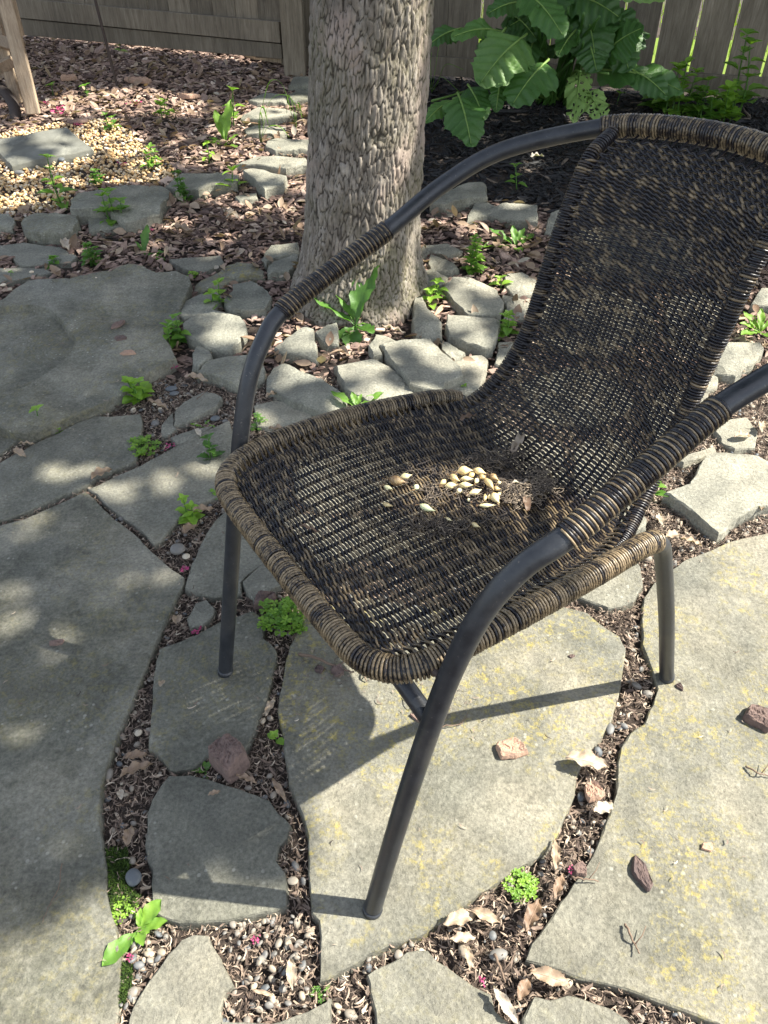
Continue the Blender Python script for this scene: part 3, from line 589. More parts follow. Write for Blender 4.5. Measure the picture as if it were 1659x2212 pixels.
# ---------------------------------------------------------------- tree
tb = Vector((-.088, 2.53)); tz = gz(tb)
def tree_axis(z): return np.array([-.088 + .058*z/.9 if z < 1.2 else -.0107+.02*(z-1.2), 2.53 - .02*z])
tree = thing('tree', 'large tree trunk with grey flaking bark standing in a ring of rocks', 'tree', (tb.x, tb.y, tz))
nz, na = 440, 400; zs = np.linspace(-.12, 1.15, nz); S = Soup(); V = np.zeros((nz, na, 3)); CK = np.zeros((nz, na))
for a in range(nz):
    z = zs[a]; ax = tree_axis(max(z, 0)); r0 = .166 + .028*math.exp(-max(z, 0)/.35) + .052*math.exp(-max(z+.02, 0)/.07) + (.9-min(z, .9))*.006
    for b in range(na):
        an = 2*PI*b/na; ca, sa = math.cos(an), math.sin(an)
        r = r0*(1 + .03*math.sin(3*an+1) + .035*math.exp(-max(z, 0)/.3)*math.sin(5*an+.6) + .02*noise.noise(Vector((ca*1.5, sa*1.5, z*1.5))))
        q = Vector((ca*r0, sa*r0, z*.24)); w = noise.noise_vector(q*16)*.013
        ds, _ = noise.voronoi((q+w)*88, distance_metric='DISTANCE')
        ck = min(1.0, (ds[1]-ds[0])*3.4); ds2, _2 = noise.voronoi((q+w*1.5)*26)
        ck2 = min(1, (ds2[1]-ds2[0])*4)
        c = min(ck, .35+.65*ck2); CK[a, b] = c
        r += -.0062*(1-c) + .0018*noise.noise(q*30) + .0022*ck2 + .0020*(noise.cell(Vector(_[0])*40))
        V[a, b] = (ax[0]+ca*r, ax[1]+sa*r, tz+z)
i = np.arange(nz-1)[:, None]*na; j = np.arange(na)[None]; k = (j+1) % na
S.add(V.reshape(-1, 3), np.stack([i+j, i+k, i+na+k, i+na+j], -1).reshape(-1, 4), CK.ravel())
S.build('trunk', M['bark'], tree, True, (tb.x, tb.y, tz), attr='crack')
# upper trunk and limbs (above the frame)
SUN = np.array([.807, .016, 1.0])
S = Soup(); topz = tz+1.14
up = catmull([(*tree_axis(1.14), topz), (-.02, 2.5, tz+2.0), (.1, 2.5, 3.1), (.25, 2.4, 4.0)], 8); tube(S, up, np.linspace(.166, .11, len(up)), 20, .6, False)
LIMB = []
for dx, dy, dz in ((3.4, -1.2, 1.2), (2.9, .5, 1.0), (3.9, -.3, 1.8), (1.6, 1.6, 1.6), (2.2, -2.0, 1.5), (-.6, -1.6, 2.0), (.3, 1.9, 2.2), (3.3, 1.9, 1.4), (1.2, .2, 2.4), (2.2, 2.9, 1.5), (4.4, .9, 1.6), (.8, -2.6, 1.6)):
    c0 = np.array([.12, 2.45, 3.2]); e = c0+np.array([dx, dy, dz])*1.0
    P = catmull([c0, c0+(e-c0)*.45+np.array([0, 0, .35]), e], 8); tube(S, P, np.linspace(.075, .018, len(P)), 8, .6); LIMB.append(P)
S.build('limbs', M['bark'], tree, True, (tb.x, tb.y, tz), attr='crack')
# crown: leaf clusters kept where the photographed ground lies in tree shade
def pmask(x, y, P):
    r = np.zeros(x.shape, bool); P = [tuple(p) for p in P]
    for (ax, ay), (bx, by) in zip(P, P[1:]+P[:1]):
        r ^= ((ay > y) != (by > y)) & (x < (bx-ax)*(y-ay)/((by-ay) or 1e-9)+ax)
    return r
def C(c, pts): return [cp(c, *p) for p in pts]
LIT = [  # (polygon in measuring units, share of shade)
 (C('D', [(400, 560), (560, 560), (950, 470), (1300, 430), (1300, 700), (1100, 900), (900, 930), (700, 930), (560, 840), (430, 760)]), .40),
 (C('D', [(1250, 640), (2100, 600), (2100, 980), (1100, 980)]), .12),
 (C('D', [(640, 1000), (760, 930), (900, 880), (1100, 830), (1659, 760), (2300, 700), (2300, 2700), (-300, 2700), (-300, 2180), (0, 2050), (60, 2000), (170, 1930), (260, 1890), (430, 1893), (620, 1915), (640, 1830), (650, 1700), (600, 1620), (610, 1500), (620, 1400), (615, 1200)]), 0.0),
 (C('1', [(200, 560), (430, 480), (800, 475), (1050, 520), (1200, 600), (1100, 640), (800, 640), (600, 620), (330, 660), (-100, 660), (-100, 560)]), .03),
 (C('1', [(-300, 640), (400, 640), (640, 640), (760, 740), (900, 860), (860, 990), (430, 1010), (250, 1130), (-300, 1130)]), .30),
 (C('1', [(1250, 560), (1700, 540), (1700, 1050), (1380, 1040), (1150, 900), (1050, 760)]), .10),
 (C('1', [(700, 700), (1050, 700), (1200, 900), (900, 930)]), .35),
 (C('1', [(600, 1210), (1000, 1040), (1700, 1050), (1700, 1400), (1200, 1450), (800, 1400), (600, 1300)]), .52),
 (C('D', [(1040, 440), (1240, 400), (1260, 560), (1000, 600)]), .6),
 (C('D', [(960, -60), (1720, -60), (1720, 190), (1350, 240), (1000, 240)]), .62),
]
SPOT = [(30, 1275, 26, 18), (25, 1345, 34, 20), (131, 1390, 34, 26), (367, 1246, 26, 14), (273, 1252, 18, 12), (40, 1590, 45, 22), (149, 1834, 36, 22), (545, 1778, 40, 24), (365, 1790, 16, 14),
 (119, 1025, 30, 20), (194, 1017, 24, 14), (238, 1065, 55, 20), (357, 1041, 28, 24), (448, 1014, 42, 12), (361, 609, 34, 7), (393, 622, 26, 9), (85, 1120, 24, 12), (560, 905, 26, 14),
 (1175, 100, 10, 12), (1112, 190, 16, 10), (1245, 235, 26, 34), (1220, 5, 60, 10), (1560, 70, 10, 12), (1040, 75, 10, 10), (1470, 190, 18, 16), (1590, 150, 20, 20), (1480, 235, 18, 14), (960, 330, 14, 10), (1150, 350, 16, 10), (1040, 300, 16, 8), (560, 130, 26, 8), (600, 128, 20, 10), (170, 540, 18, 10)]
SEATLIT = [((985, 1045), .075), ((1090, 1060), .05), ((880, 1050), .035), ((920, 1100), .035), ((1250, 1090), .09), ((1180, 1130), .05), ((1290, 1170), .08), ((1200, 1220), .04), ((900, 1420), .035), ((760, 1290), .03)]
def noise_arr(x, y, s, o):
    return np.array([noise.noise(Vector((a*s+o, b*s, o))) + .45*noise.noise(Vector((a*s*2.3, b*s*2.3+o, o))) for a, b in zip(x, y)])
def shaded(x, y):
    px, py = to_px(x, y, hgt(y)); dens = np.ones(len(x))
    dens[y < .28] = 0
    for P, d in LIT: dens[pmask(px, py, P)] = d
    # strip that ends up on the trunk
    tr = (x > -1.35) & (x < -.12) & (y > 2.33) & (y < 2.72); dens[tr] = .3
    tr = (x > -1.35) & (x < -.12) & (y > 2.45) & (y < 2.72); dens[tr] = .9
    n = noise_arr(x, y, 6.5, 3.1); thr = (dens-.5)*1.15
    s = (n < thr) | (dens >= .99); s &= dens > .01
    for cx, cy, rx, ry in SPOT: s &= ~((((px-cx)/(rx*1.2+7))**2 + ((py-cy)/(ry*1.2+5))**2) < 1)
    for (sx, sy), sr in SEATLIT:
        g_ = GZ((sx, sy), .47); s &= ~(((x-(g_.x-SUN[0]*.47))**2 + (y-(g_.y-SUN[1]*.47))**2) < sr*sr)
    s &= ~((dens > .99) & (y > 1.2) & (y > 2.7) & (noise_arr(x, y, 4.2, 9.7) > .70))
    return s
N = 230000
gx_ = RNG.uniform(-3.2, 3.8, N); gy_ = RNG.uniform(.2, 6.2, N); keep = shaded(gx_, gy_) 
# the strip of lit lawn beyond the fence stays lit
yfence = np.where(gx_ > pA.x, pD.y + (gx_-pD.x)*dirR.y/dirR.x, pA.y + (gx_-pA.x)*dirL.y/dirL.x)
keep &= gy_ < yfence + .05
gx_, gy_ = gx_[keep], gy_[keep]; n = len(gx_)
cl = np.floor(gx_*2.2)*7.31+np.floor(gy_*2.2)*3.17
t_ = 4.1 + .55*np.sin(cl*1.3) + RNG.uniform(-.35, .35, n)
Lc = np.stack([gx_, gy_, hgt(gy_)], 1) + SUN*t_[:, None]
lv = np.array([(0, -.5, 0), (.32, -.1, .04), (.25, .25, .05), (0, .55, 0), (-.25, .25, .05), (-.32, -.1, .04)]); lf = np.array([[0, 1, 2, 3], [0, 3, 4, 5]])
S = Soup(); sc = RNG.uniform(.045, .075, n)[:, None]*np.ones((1, 3)); S.inst(lv, lf, randR(n, .45, sc), Lc, RNG.uniform(.1, .8, n))
S.build('crown', M['crown'], tree, True, (tb.x, tb.y, tz))

# ---------------------------------------------------------------- scattered litter
def chip_shapes(n, elong=2.0, thick=.12):
    out = []
    for _ in range(n):
        m = 7; a = np.sort(RNG.uniform(0, 2*PI, m)); r = RNG.uniform(.35, .55, m)
        P = np.stack([np.cos(a)*r*elong, np.sin(a)*r], 1); P += 0
        bend = RNG.uniform(-.25, .25); z = bend*P[:, 0]**2
        T = np.column_stack([P, z+thick]); B = np.column_stack([P*1.05, z-thick*.2]); c = np.array([[0, 0, thick*1.3], [0, 0, -.1]])
        V = np.concatenate([T, B, c]); Fq = [[i, m+i, m+(i+1) % m] for i in range(m)]+[[i, m+(i+1) % m, (i+1) % m] for i in range(m)]+[[2*m, i, (i+1) % m] for i in range(m)]
        out.append((V, np.array(Fq)))
    return out
def curl_shapes(n):
    out = []
    for _ in range(n):
        k = 5; R_ = RNG.uniform(.35, 1.2); arc = RNG.uniform(.8, 1.7); w = RNG.uniform(.035, .085)
        a = np.linspace(-arc/2, arc/2, k+1)/R_*.9; V = []
        for t, q in enumerate(a):
            ww = w*math.sin(PI*(t+.6)/(k+1.2)); x, y = R_*math.sin(q), R_*(1-math.cos(q)); zz = .06*math.sin(q*3)
            V += [(x, y-ww, zz), (x, y+ww, zz+w*.8)]
        out.append((np.array(V), np.array([[2*i, 2*i+2, 2*i+3, 2*i+1] for i in range(k)])))
    return out
def leaf_shape(nl=6, nw=2, curl=.3, cup=.3, lobes=0.0, sd=0, tipw=.0, broad=.5, wave=0.0, widest=.45, wpow=.8):
    """unit leaf along +Y from 0..1, half width ~broad, 2*nw columns"""
    V = []; cols = 2*nw+1
    for a in range(nl+1):
        t = a/nl; e = widest
        w = (math.sin(PI*min(1, t**(math.log(.5)/math.log(e)))) ** wpow)*broad if 0 < t < 1 else .012
        w = max(w, .012)
        if lobes: w *= 1 - lobes*(.5+.5*math.cos(a*PI))
        z0 = curl*(t*t) 
        for b in range(cols):
            s = (b-nw)/nw
            V.append((s*w, t, -z0 + cup*abs(s)**1.5*w + wave*math.sin(t*17+s*3+sd)*abs(s)*.3))
    Fq = [[a*cols+b, a*cols+b+1, (a+1)*cols+b+1, (a+1)*cols+b] for a in range(nl) for b in range(cols-1)]
    return np.array(V), np.array(Fq)
def ico(sub=2, jit=.08):
    bm = bmesh.new(); bmesh.ops.create_icosphere(bm, subdivisions=sub, radius=.5)
    V = np.array([v.co for v in bm.verts]); Fc = np.array([[v.index for v in f.verts] for f in bm.faces]); bm.free()
    return V*(1+RNG.normal(0, jit, (len(V), 1))*.5), Fc
def scatter(S, shapes, x, y, z, size, tilt, tone, aspect=(1, 1, 1)):
    idx = RNG.integers(0, len(shapes), len(x))
    for k, (V, Fc) in enumerate(shapes):
        m = idx == k; n = int(m.sum())
        if n: S.inst(V, Fc, randR(n, tilt, size[m][:, None]*np.array(aspect)[None]), np.stack([x[m], y[m], z[m]], 1), tone[m])
GRAV = C('1', [(-500, 690), (0, 715), (150, 680), (380, 645), (640, 640), (760, 760), (900, 860), (980, 950), (860, 990), (700, 985), (440, 1020), (380, 1100), (250, 1150), (0, 1165), (-500, 1180)])
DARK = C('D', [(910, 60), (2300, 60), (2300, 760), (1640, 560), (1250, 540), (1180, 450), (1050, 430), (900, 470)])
def zone(x, y):
    px, py = to_px(x, y, hgt(y)); z = np.zeros(len(x), int)                # 0 joint
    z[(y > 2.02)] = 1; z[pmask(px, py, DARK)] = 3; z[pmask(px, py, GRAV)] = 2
    return z, px, py
def vis(px, py, m=60): return (px > -m) & (px < 1659+m) & (py > -m) & (py < 2212+m)
def infence(x, y):
    yf = np.where(x > pA.x, pD.y + (x-pD.x)*dirR.y/dirR.x, pA.y + (x-pA.x)*dirL.y/dirL.x); return y < yf-.03
chips = chip_shapes(10, 2.0); shreds = chip_shapes(6, 4.5, .2); curls = curl_shapes(12)
smallleaf = [leaf_shape(4, 1, c, .4, broad=b) for c, b in ((.2, .2), (-.25, .25), (.4, .16), (0, .3))]
# bark mulch, left and around the tree
N = 60000; x = RNG.uniform(-3.0, 1.4, N); y = 1.95+(RNG.random(N))*3.4
z, px, py = zone(x, y); k = (z == 1) & vis(px, py) & infence(x, y-.35) & ~in_mask(x, y); x, y = x[k], y[k]; n = len(x)
sz = RNG.lognormal(-3.85, .38, n); up_ = RNG.random(n)*.02
tn = np.clip(RNG.normal(.42, .22, n), 0, 1)
S = Soup(); sz = sz*np.interp(y, [2.0, 2.6, 3.4], [.62, .75, 1.0])
tn = np.where(y < 3.2, np.clip(tn*.92, 0, 1), tn)
scatter(S, chips, x, y, soil_z(x, y)+up_, sz*.9, .26, tn); S.build('bark_mulch', M['chips'], smooth=False)
tag(bpy.data.objects['bark_mulch'], 'reddish brown bark chips covering the bed between rocks and fence', 'mulch', kind='stuff')
# dry leaves litter mixed over the mulch
N = 8500; x = RNG.uniform(-3.0, 1.6, N); y = 1.7+RNG.random(N)*3.6; z, px, py = zone(x, y); k = (z == 1) & vis(px, py) & infence(x, y) & ~in_mask(x, y); x, y = x[k], y[k]; n = len(x)
S = Soup(); scatter(S, smallleaf, x, y, soil_z(x, y)+.018+RNG.random(n)*.012, RNG.uniform(.02, .06, n), .4, np.clip(RNG.normal(.5, .2, n), 0, 1))
tag(S.build('leaf_litter', M['dryleaf']), 'small dry brown leaves strewn over the bark mulch', 'leaf litter', kind='stuff')
# black shredded mulch
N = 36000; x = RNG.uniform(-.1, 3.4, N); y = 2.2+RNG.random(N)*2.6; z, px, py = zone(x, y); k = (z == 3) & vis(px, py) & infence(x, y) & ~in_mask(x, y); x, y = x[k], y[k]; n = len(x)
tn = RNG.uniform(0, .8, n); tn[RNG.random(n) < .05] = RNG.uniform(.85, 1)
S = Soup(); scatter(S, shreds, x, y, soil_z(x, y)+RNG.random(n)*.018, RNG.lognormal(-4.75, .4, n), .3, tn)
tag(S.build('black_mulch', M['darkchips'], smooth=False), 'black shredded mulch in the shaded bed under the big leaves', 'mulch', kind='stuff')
# yellow pebbles
peb = [ico(2, .1) for _ in range(5)]
N = 38000; x = RNG.uniform(-3.0, .2, N); y = 1.9+RNG.random(N)*2.2; z, px, py = zone(x, y)
k = (z == 2) & vis(px, py) & ~in_mask(x, y); x, y = x[k], y[k]; n = len(x)
S = Soup(); scatter(S, peb, x, y, soil_z(x, y)+.004+RNG.random(n)*.012, RNG.uniform(.009, .018, n), .5, np.clip(RNG.normal(.55, .27, n), 0, 1), (1.15, .85, .65))
tag(S.build('yellow_pebbles', M['pebble']), 'bed of small yellow and cream pebbles around the concrete paver', 'gravel', kind='stuff')
# joint litter
N = 330000; x = RNG.uniform(-1.6, 1.8, N); y = .25+RNG.random(N)*2.0; z, px, py = zone(x, y); k = (z == 0) & vis(px, py, 20) & ~in_mask(x, y); x, y = x[k], y[k]; n = len(x)
S = Soup(); h1 = int(n*.80)
scatter(S, curls, x[:h1], y[:h1], soil_z(x[:h1], y[:h1])+RNG.random(h1)*.015, RNG.uniform(.006, .016, h1), .6, np.clip(RNG.normal(.5, .25, h1), 0, 1))
scatter(S, shreds, x[h1:], y[h1:], soil_z(x[h1:], y[h1:])+RNG.random(n-h1)*.013, np.minimum(RNG.lognormal(-5.75, .45, n-h1), .0055), .4, np.clip(RNG.normal(.38, .2, n-h1), 0, 1))
tag(S.build('joint_litter', M['litter'], smooth=False), 'fine curled dry petals and bark crumbs filling the joints between flagstones', 'litter', kind='stuff')
m = RNG.random(n) < .03; xs, ys = x[m], y[m]; n2 = len(xs)
S = Soup(); scatter(S, peb, xs, ys, soil_z(xs, ys)+.004+RNG.random(n2)*.008, RNG.lognormal(-4.75, .35, n2), .5, np.clip(RNG.normal(.35, .25, n2), 0, .9), (1.15, .85, .6))
tag(S.build('joint_pebbles', M['greypebble']), 'small grey and tan pebbles lying in the joints between flagstones', 'gravel', kind='stuff')
# denser pebbles in the bottom joint
N = 1300; x = RNG.uniform(-.5, .1, N); y = RNG.uniform(.25, .62, N); px, py = to_px(x, y, 0*x); PB = C('7', [(780, 830), (1250, 760), (1340, 800), (1330, 1200), (960, 1250), (1000, 1060), (930, 880)])
k = (pmask(px, py, PB) | pmask(px, py, C('7', [(500, 850), (780, 850), (600, 1100), (520, 1200)]))) & ~in_mask(x, y); x, y = x[k], y[k]; n = len(x)
S = Soup(); scatter(S, peb, x, y, soil_z(x, y)+.004+RNG.random(n)*.012, RNG.uniform(.006, .013, n), .5, np.clip(RNG.normal(.38, .22, n), 0, .9), (1.2, .85, .5))
tag(S.build('bottom_pebbles', M['greypebble']), 'tan and grey pebbles in the wide joint beside the pale wedge slab', 'gravel', kind='stuff')
# curls and crumbs lying on the flagstones
N = 520; x = RNG.uniform(-1.6, 1.6, N); y = .28+RNG.random(N)*1.7; k = in_mask(x, y); x, y = x[k], y[k]; n = len(x)
S = Soup(); scatter(S, curls, x, y, hgt(y)+np.where(y > 1.45, .028, .005), RNG.uniform(.005, .016, n), .2, np.clip(RNG.normal(.5, .25, n), 0, 1))
x = np.concatenate([RNG.normal(G(p).x, .05, 60) for p in ((700, 1440), (730, 1460), (330, 600), (130, 740), (180, 800), (950, 1520))]); y = np.concatenate([RNG.normal(G(p).y, .03, 60) for p in ((700, 1440), (730, 1460), (330, 600), (130, 740), (180, 800), (950, 1520))])
n = len(x); scatter(S, curls, x, y, hgt(y)+np.where(y > 1.45, .020, .004), RNG.uniform(.004, .012, n), .3, np.clip(RNG.normal(.35, .2, n), 0, 1))
tag(S.build('petal_litter', M['litter']), 'thin curled dry petals strewn over the flagstone tops', 'litter', kind='stuff')
# moss strips
def moss(poly, N, label, zz=.0):
    W = [G(p) for p in poly]; xs = [w.x for w in W]; ys = [w.y for w in W]
    x = RNG.uniform(min(xs), max(xs), N); y = RNG.uniform(min(ys), max(ys), N); px, py = to_px(x, y, 0*x); k = pmask(px, py, poly); x, y = x[k], y[k]; n = len(x)
    S = Soup(); scatter(S, [(bv, bf)], x, y, soil_z(x, y)+.006+zz+RNG.random(n)*.006, RNG.uniform(.5, 1, n), .5, RNG.random(n), (.0025, .008, .009))
    return tag(S.build('moss', M['moss']), label, 'moss', kind='stuff')
moss(C('7', [(455, 480), (550, 480), (558, 560), (545, 640), (600, 680), (600, 730), (490, 750), (462, 600)]), 9000, 'dark green moss along the right edge of the largest slab')
moss(C('7', [(530, 980), (570, 980), (565, 1100), (520, 1180)]), 3500, 'thin yellowish moss strip in the joint near the bottom left')

# ---------------------------------------------------------------- plants
def put(V, base, yaw, pitch, size, roll=0):
    R = Matrix.Rotation(yaw, 3, 'Z') @ Matrix.Rotation(pitch, 3, 'X') @ Matrix.Rotation(roll, 3, 'Y')
    return (np.asarray(V)*size) @ np.array(R).T + np.array(base)
def mpp(p): return ((p.y*cT + (H-p.z)*sT)/F)           # metres per measuring unit at a point
def seedling(px, hpx, label, tone=.6, lv_n=4, leafpx=None, lean=.15, name='seedling', serr=.12, stems=1, group=None, broad=.42):
    b = G(px, -.015); m = mpp(b); h = hpx*m*1.15; t = thing(name, label, 'weed', b, group); tone = tone+random.uniform(-.18, .1); ll = (leafpx or hpx*.45)*m*1.28
    SL, SS = Soup(), Soup()
    for s_ in range(stems):
        yaw0 = random.uniform(0, 2*PI); off = Vector((random.uniform(-1, 1)*ll*.6, random.uniform(-1, 1)*ll*.6, 0)) if s_ else Vector((0, 0, 0)); hh = h*random.uniform(.6, 1) if s_ else h
        top = off + Vector((random.uniform(-lean, lean)*hh, random.uniform(-lean, lean)*hh, hh))
        P = catmull([off, off*.7+top*.4+Vector((random.uniform(-.05, .05)*hh, 0, .05*hh)), top], 5); tube(SS, P, np.linspace(ll*.05, ll*.02, len(P))+.0004, 5, .5)
        for k in range(lv_n):
            f = (k+1)/lv_n; pos = P[min(len(P)-1, int(f*(len(P)-1)))]; sz = ll*(1.05-.45*f if k < lv_n-1 else .5)*random.uniform(.85, 1.15)
            for q in range(2 if k < lv_n-1 else 4):
                V, Fc = leaf_shape(8, 2, random.uniform(.15, .45), .35, serr, q, broad=broad, widest=.4)
                V = V.copy(); V[:, 1] += .12
                yw = yaw0 + k*PI/2 + q*(PI if k < lv_n-1 else PI/2) + random.uniform(-.3, .3)
                SL.add(put(V, pos, yw, random.uniform(.1, .55)*(1 if k < lv_n-1 else 1.7), sz), Fc, min(1, max(0, tone+random.uniform(-.12, .12)+.12*f)))
    SL.build('foliage', M['leaf'], t); SS.build('stem', M['leaf'], t); return t
def clover(px, rpx, label, n=26, tone=.7, tall=.9, name='clover_clump', group=None):
    b = G(px, -.015); m = mpp(b); r = rpx*m; t = thing(name, label, 'weed', b, group); SL, SS = Soup(), Soup()
    for _ in range(n):
        a = random.uniform(0, 2*PI); q = math.sqrt(random.random()); p = Vector((math.cos(a)*q*r, math.sin(a)*q*r, r*tall*random.uniform(.4, 1.1)*(1.15-q*.5)))
        P = catmull([(p.x*.2, p.y*.2, 0), (p.x*.6, p.y*.6, p.z*.6), p], 3); tube(SS, P, .0005, 4, .4)
        lr = r*random.uniform(.17, .27); y0 = random.uniform(0, 2*PI); tl = random.uniform(-.3, .3)
        tn = min(1, max(0, tone+random.uniform(-.2, .2)))
        for k in range(3):
            V = np.array([(0, 0, 0), (.45, .5, .12), (.62, .85, .02), (.32, 1.08, -.02), (0, .9, .0), (-.32, 1.08, -.02), (-.62, .85, .02), (-.45, .5, .12), (0, .5, -.02)])
            Fc = np.array([[0, 1, 8, 8], [1, 2, 3, 8], [3, 4, 8, 8], [8, 4, 5, 5], [8, 5, 6, 7], [0, 8, 7, 7]])
            for f in Fc:
                f = list(dict.fromkeys(f)); SL.add(put(V[f], p, y0+k*2*PI/3, tl+random.uniform(-.15, .25), lr), [list(range(len(f)))], tn)
    SL.build('foliage', M['leaf'], t, False); SS.build('stems', M['leaf'], t); return t
def rosette(px, leaves, label, tone=.6, name='leafy_weed', z0=-.015, broad=.17, serr=.16, cat='weed', each=True, group=None):
    """leaves: (yaw_deg, length in units, rise_deg, width factor)"""
    b = G(px, z0); m = mpp(b); t = thing(name, label, cat, b, group)
    for k, (yd, L, rise, wf) in enumerate(leaves):
        V, Fc = leaf_shape(14, 3, .35*math.sin(math.radians(max(rise, 15))), .35, serr, k, broad=broad*wf, wave=.12, widest=.62)
        S = Soup(); S.add(put(V, (0, 0, .002), math.radians(yd-90), math.radians(rise), L*m*1.15), Fc, min(1, max(0, tone+random.uniform(-.1, .12))))
        S.build('leaf', M['leaf'], t)
    return t
def grass_plant(px, blades, label, name='grass_tuft', tone=.75):
    b = G(px, -.015); m = mpp(b); t = thing(name, label, 'grass tuft', b)
    S = Soup()
    for yd, L, hh in blades:
        a = math.radians(yd); L *= m; hh *= m; P = catmull([(0, 0, 0), (math.cos(a)*L*.3, math.sin(a)*L*.3, hh*.9), (math.cos(a)*L*.75, math.sin(a)*L*.75, hh), (math.cos(a)*L*1.1, math.sin(a)*L*1.1, hh*.5)], 5)
        tube(S, P, .0008, 4, tone, r2=np.linspace(4.5*m, .5*m, len(P)))
    S.build('blades', M['leaf'], t); return t
seedling((296, 868), 46, 'lime green seedling cluster at the corner of the stepped slab', .95, 4, 26, stems=3)
seedling((85, 930), 44, 'lone bright seedling in the joint at the far left', .85, 3, 24)
clover((192, 900), 17, 'small clover between the stepped slab and the grey slab', 12, .8)
clover((313, 975), 33, 'bushy light green clover clump at the tip of the smooth grey slab', 46, .85)
seedling((129, 940), 12, 'tiny pale seedling near the lone bright seedling', .9, 2, 9)
seedling((388, 748), 58, 'spreading green seedling at the right corner of the stepped slab', .75, 4, 26, stems=3)
seedling((472, 668), 48, 'pointed-leaf seedling growing between the spotted rocks', .75, 3, 26, stems=2)
seedling((125, 575), 18, 'little green weed on the flat stone at far left', .5, 3, 14, stems=3)
seedling((200, 575), 40, 'wispy dark weed above the stepped slab', .45, 4, 18, stems=4)
seedling((26, 604), 14, 'tiny weed at the left edge on the grey stone', .6, 2, 10)
rosette((313, 553), [(80, 55, 70, 1), (10, 45, 10, .9), (330, 52, 5, .9), (140, 30, 60, .7)], 'wilting broad-leaved weed above the stepped slab', .45)
seedling((423, 603), 12, 'tiny lime weed beside the mossy rock', .95, 2, 12, stems=2)
seedling((455, 1000), 52, 'ragged dark seedling left of the far front leg', .3, 3, 24, serr=.35, stems=2)
rosette((440, 925), [(170, 26, 20, 1), (60, 20, 30, 1), (350, 24, 15, 1.3), (300, 18, 20, 1)], 'flat pale weed right of the small flat stone', .7)
clover((552, 930), 26, 'loose clover growing right behind the far leg', 20, .6, 1.4)
seedling((462, 1075), 14, 'pair of small green leaves just left of the seat corner', .7, 2, 18)
seedling((404, 1130), 52, 'upright lime weed left of the far leg by the brown stone', .9, 5, 20, stems=2)
clover((615, 1350), 50, 'large leafy clover spilling out from under the front of the seat', 60, .75, 1.1)
seedling((598, 1605), 26, 'small four-leaved seedling beside the central flagstone', .75, 2, 22)
rosette((446, 1668), [(175, 34, 12, 1.2), (110, 20, 30, 1.4), (70, 20, 40, 1.6), (275, 34, 10, 1.1), (200, 14, 20, 1)], 'flat weed with long leaves beside the red brown rock', .55)
clover((268, 1965), 32, 'pale lobed herb at the lower left joint next to the moss', 36, .98, .6, name='lobed_herb')
rosette((300, 2010), [(235, 82, 12, 1.35), (52, 62, 28, 1.6), (12, 56, 18, 1.2), (300, 40, 30, 1.6), (270, 34, 15, 1.3), (90, 36, 45, 1.1), (340, 30, 35, 1.3)], 'broad-leaved weed with long glossy leaves at the lower left', .68, serr=.08, z0=-.01)
clover((694, 2146), 22, 'creeping small round-leaved weed at the bottom joint', 14, .55, .5, name='purslane_sprig')
clover((1123, 1915), 35, 'dense bright clover in the joint right of the near front leg', 52, .85, .7)
rosette((768, 706), [(68, 150, 68, 1.15), (122, 100, 50, .85), (150, 108, 30, .75), (262, 62, -14, 1.9), (305, 60, 15, 1.6), (225, 52, -5, 1.4), (350, 22, 30, 1)], 'tall dandelion-like weed growing at the front foot of the trunk', .5, z0=.01)
rosette((771, 884), [(150, 60, 28, 1), (110, 34, 50, 1.2), (30, 60, 25, 1), (330, 34, 20, .8), (250, 24, 20, 1), (70, 30, 50, 1)], 'small leafy weed behind the far edge of the seat', .7, z0=.01)
seedling((936, 655), 42, 'fresh green weed at the right foot of the trunk', .8, 4, 20, stems=3)
seedling((1018, 590), 66, 'trailing many-leaved weed right of the trunk', .7, 6, 18, stems=4)
seedling((1081, 628), 24, 'small star-shaped seedling on the wide sunlit rock', .8, 2, 24)
rosette((1113, 535), [(150, 60, 35, 1), (100, 40, 65, 1.1), (35, 50, 25, 1.1), (185, 62, 8, 1.3), (280, 34, 10, 1.6), (60, 45, 45, .9)], 'pale green rosette weed left of the chair back', .6)
seedling((1097, 728), 44, 'nettle-like weed close to the lower edge of the chair back', .8, 4, 22, stems=2)
seedling((1116, 410), 42, 'dark green seedling in the black mulch under the arm', .55, 3, 22, stems=1)
seedling((1000, 850), 14, 'single small leaf sprout behind the seat corner', .85, 2, 12)
rosette((1640, 720), [(120, 50, 40, 1.2), (80, 46, 60, 1), (200, 44, 10, 1.6), (160, 40, 30, 1.4), (290, 34, 10, 1.4), (30, 40, 40, 1)], 'leafy weed at the right edge beyond the chair back', .75, z0=.02)
seedling((1408, 1080), 30, 'two bright leaves beside the thick sunlit slab', .7, 2, 30)
clover((1539, 1140), 13, 'tiny blue green clover at the corner of the thick sunlit slab', 9, .45)
seedling((135, 448), 92, 'tall soft-leaved weed in front of the yellow pebbles', .65, 6, 28, lean=.25)
seedling((246, 488), 62, 'broad green weed in front of the largest bordering rock', .6, 4, 28, stems=3)
seedling((403, 440), 58, 'airy fine-leaved weed on the brownish slanted rock', .55, 6, 12, stems=6)
seedling((504, 418), 40, 'yellow green seedling with long leaves near the angular rock', .95, 3, 30, broad=.22)
rosette((488, 315), [(115, 70, 60, .9), (75, 78, 75, .8), (200, 40, 20, 1.3), (30, 30, 45, 1), (320, 34, 5, 1.2), (165, 34, 30, 1)], 'sunlit lettuce-like weed left of the stepping stones', .8)
seedling((505, 275), 62, 'small-leaved shoot behind the lettuce-like weed', .85, 3, 22)
grass_plant((563, 315), [(70, 20, 60), (20, 90, 92), (60, 30, 70), (100, 12, 50), (350, 60, 40)], 'tuft of arching grass blades among the stepping stones')
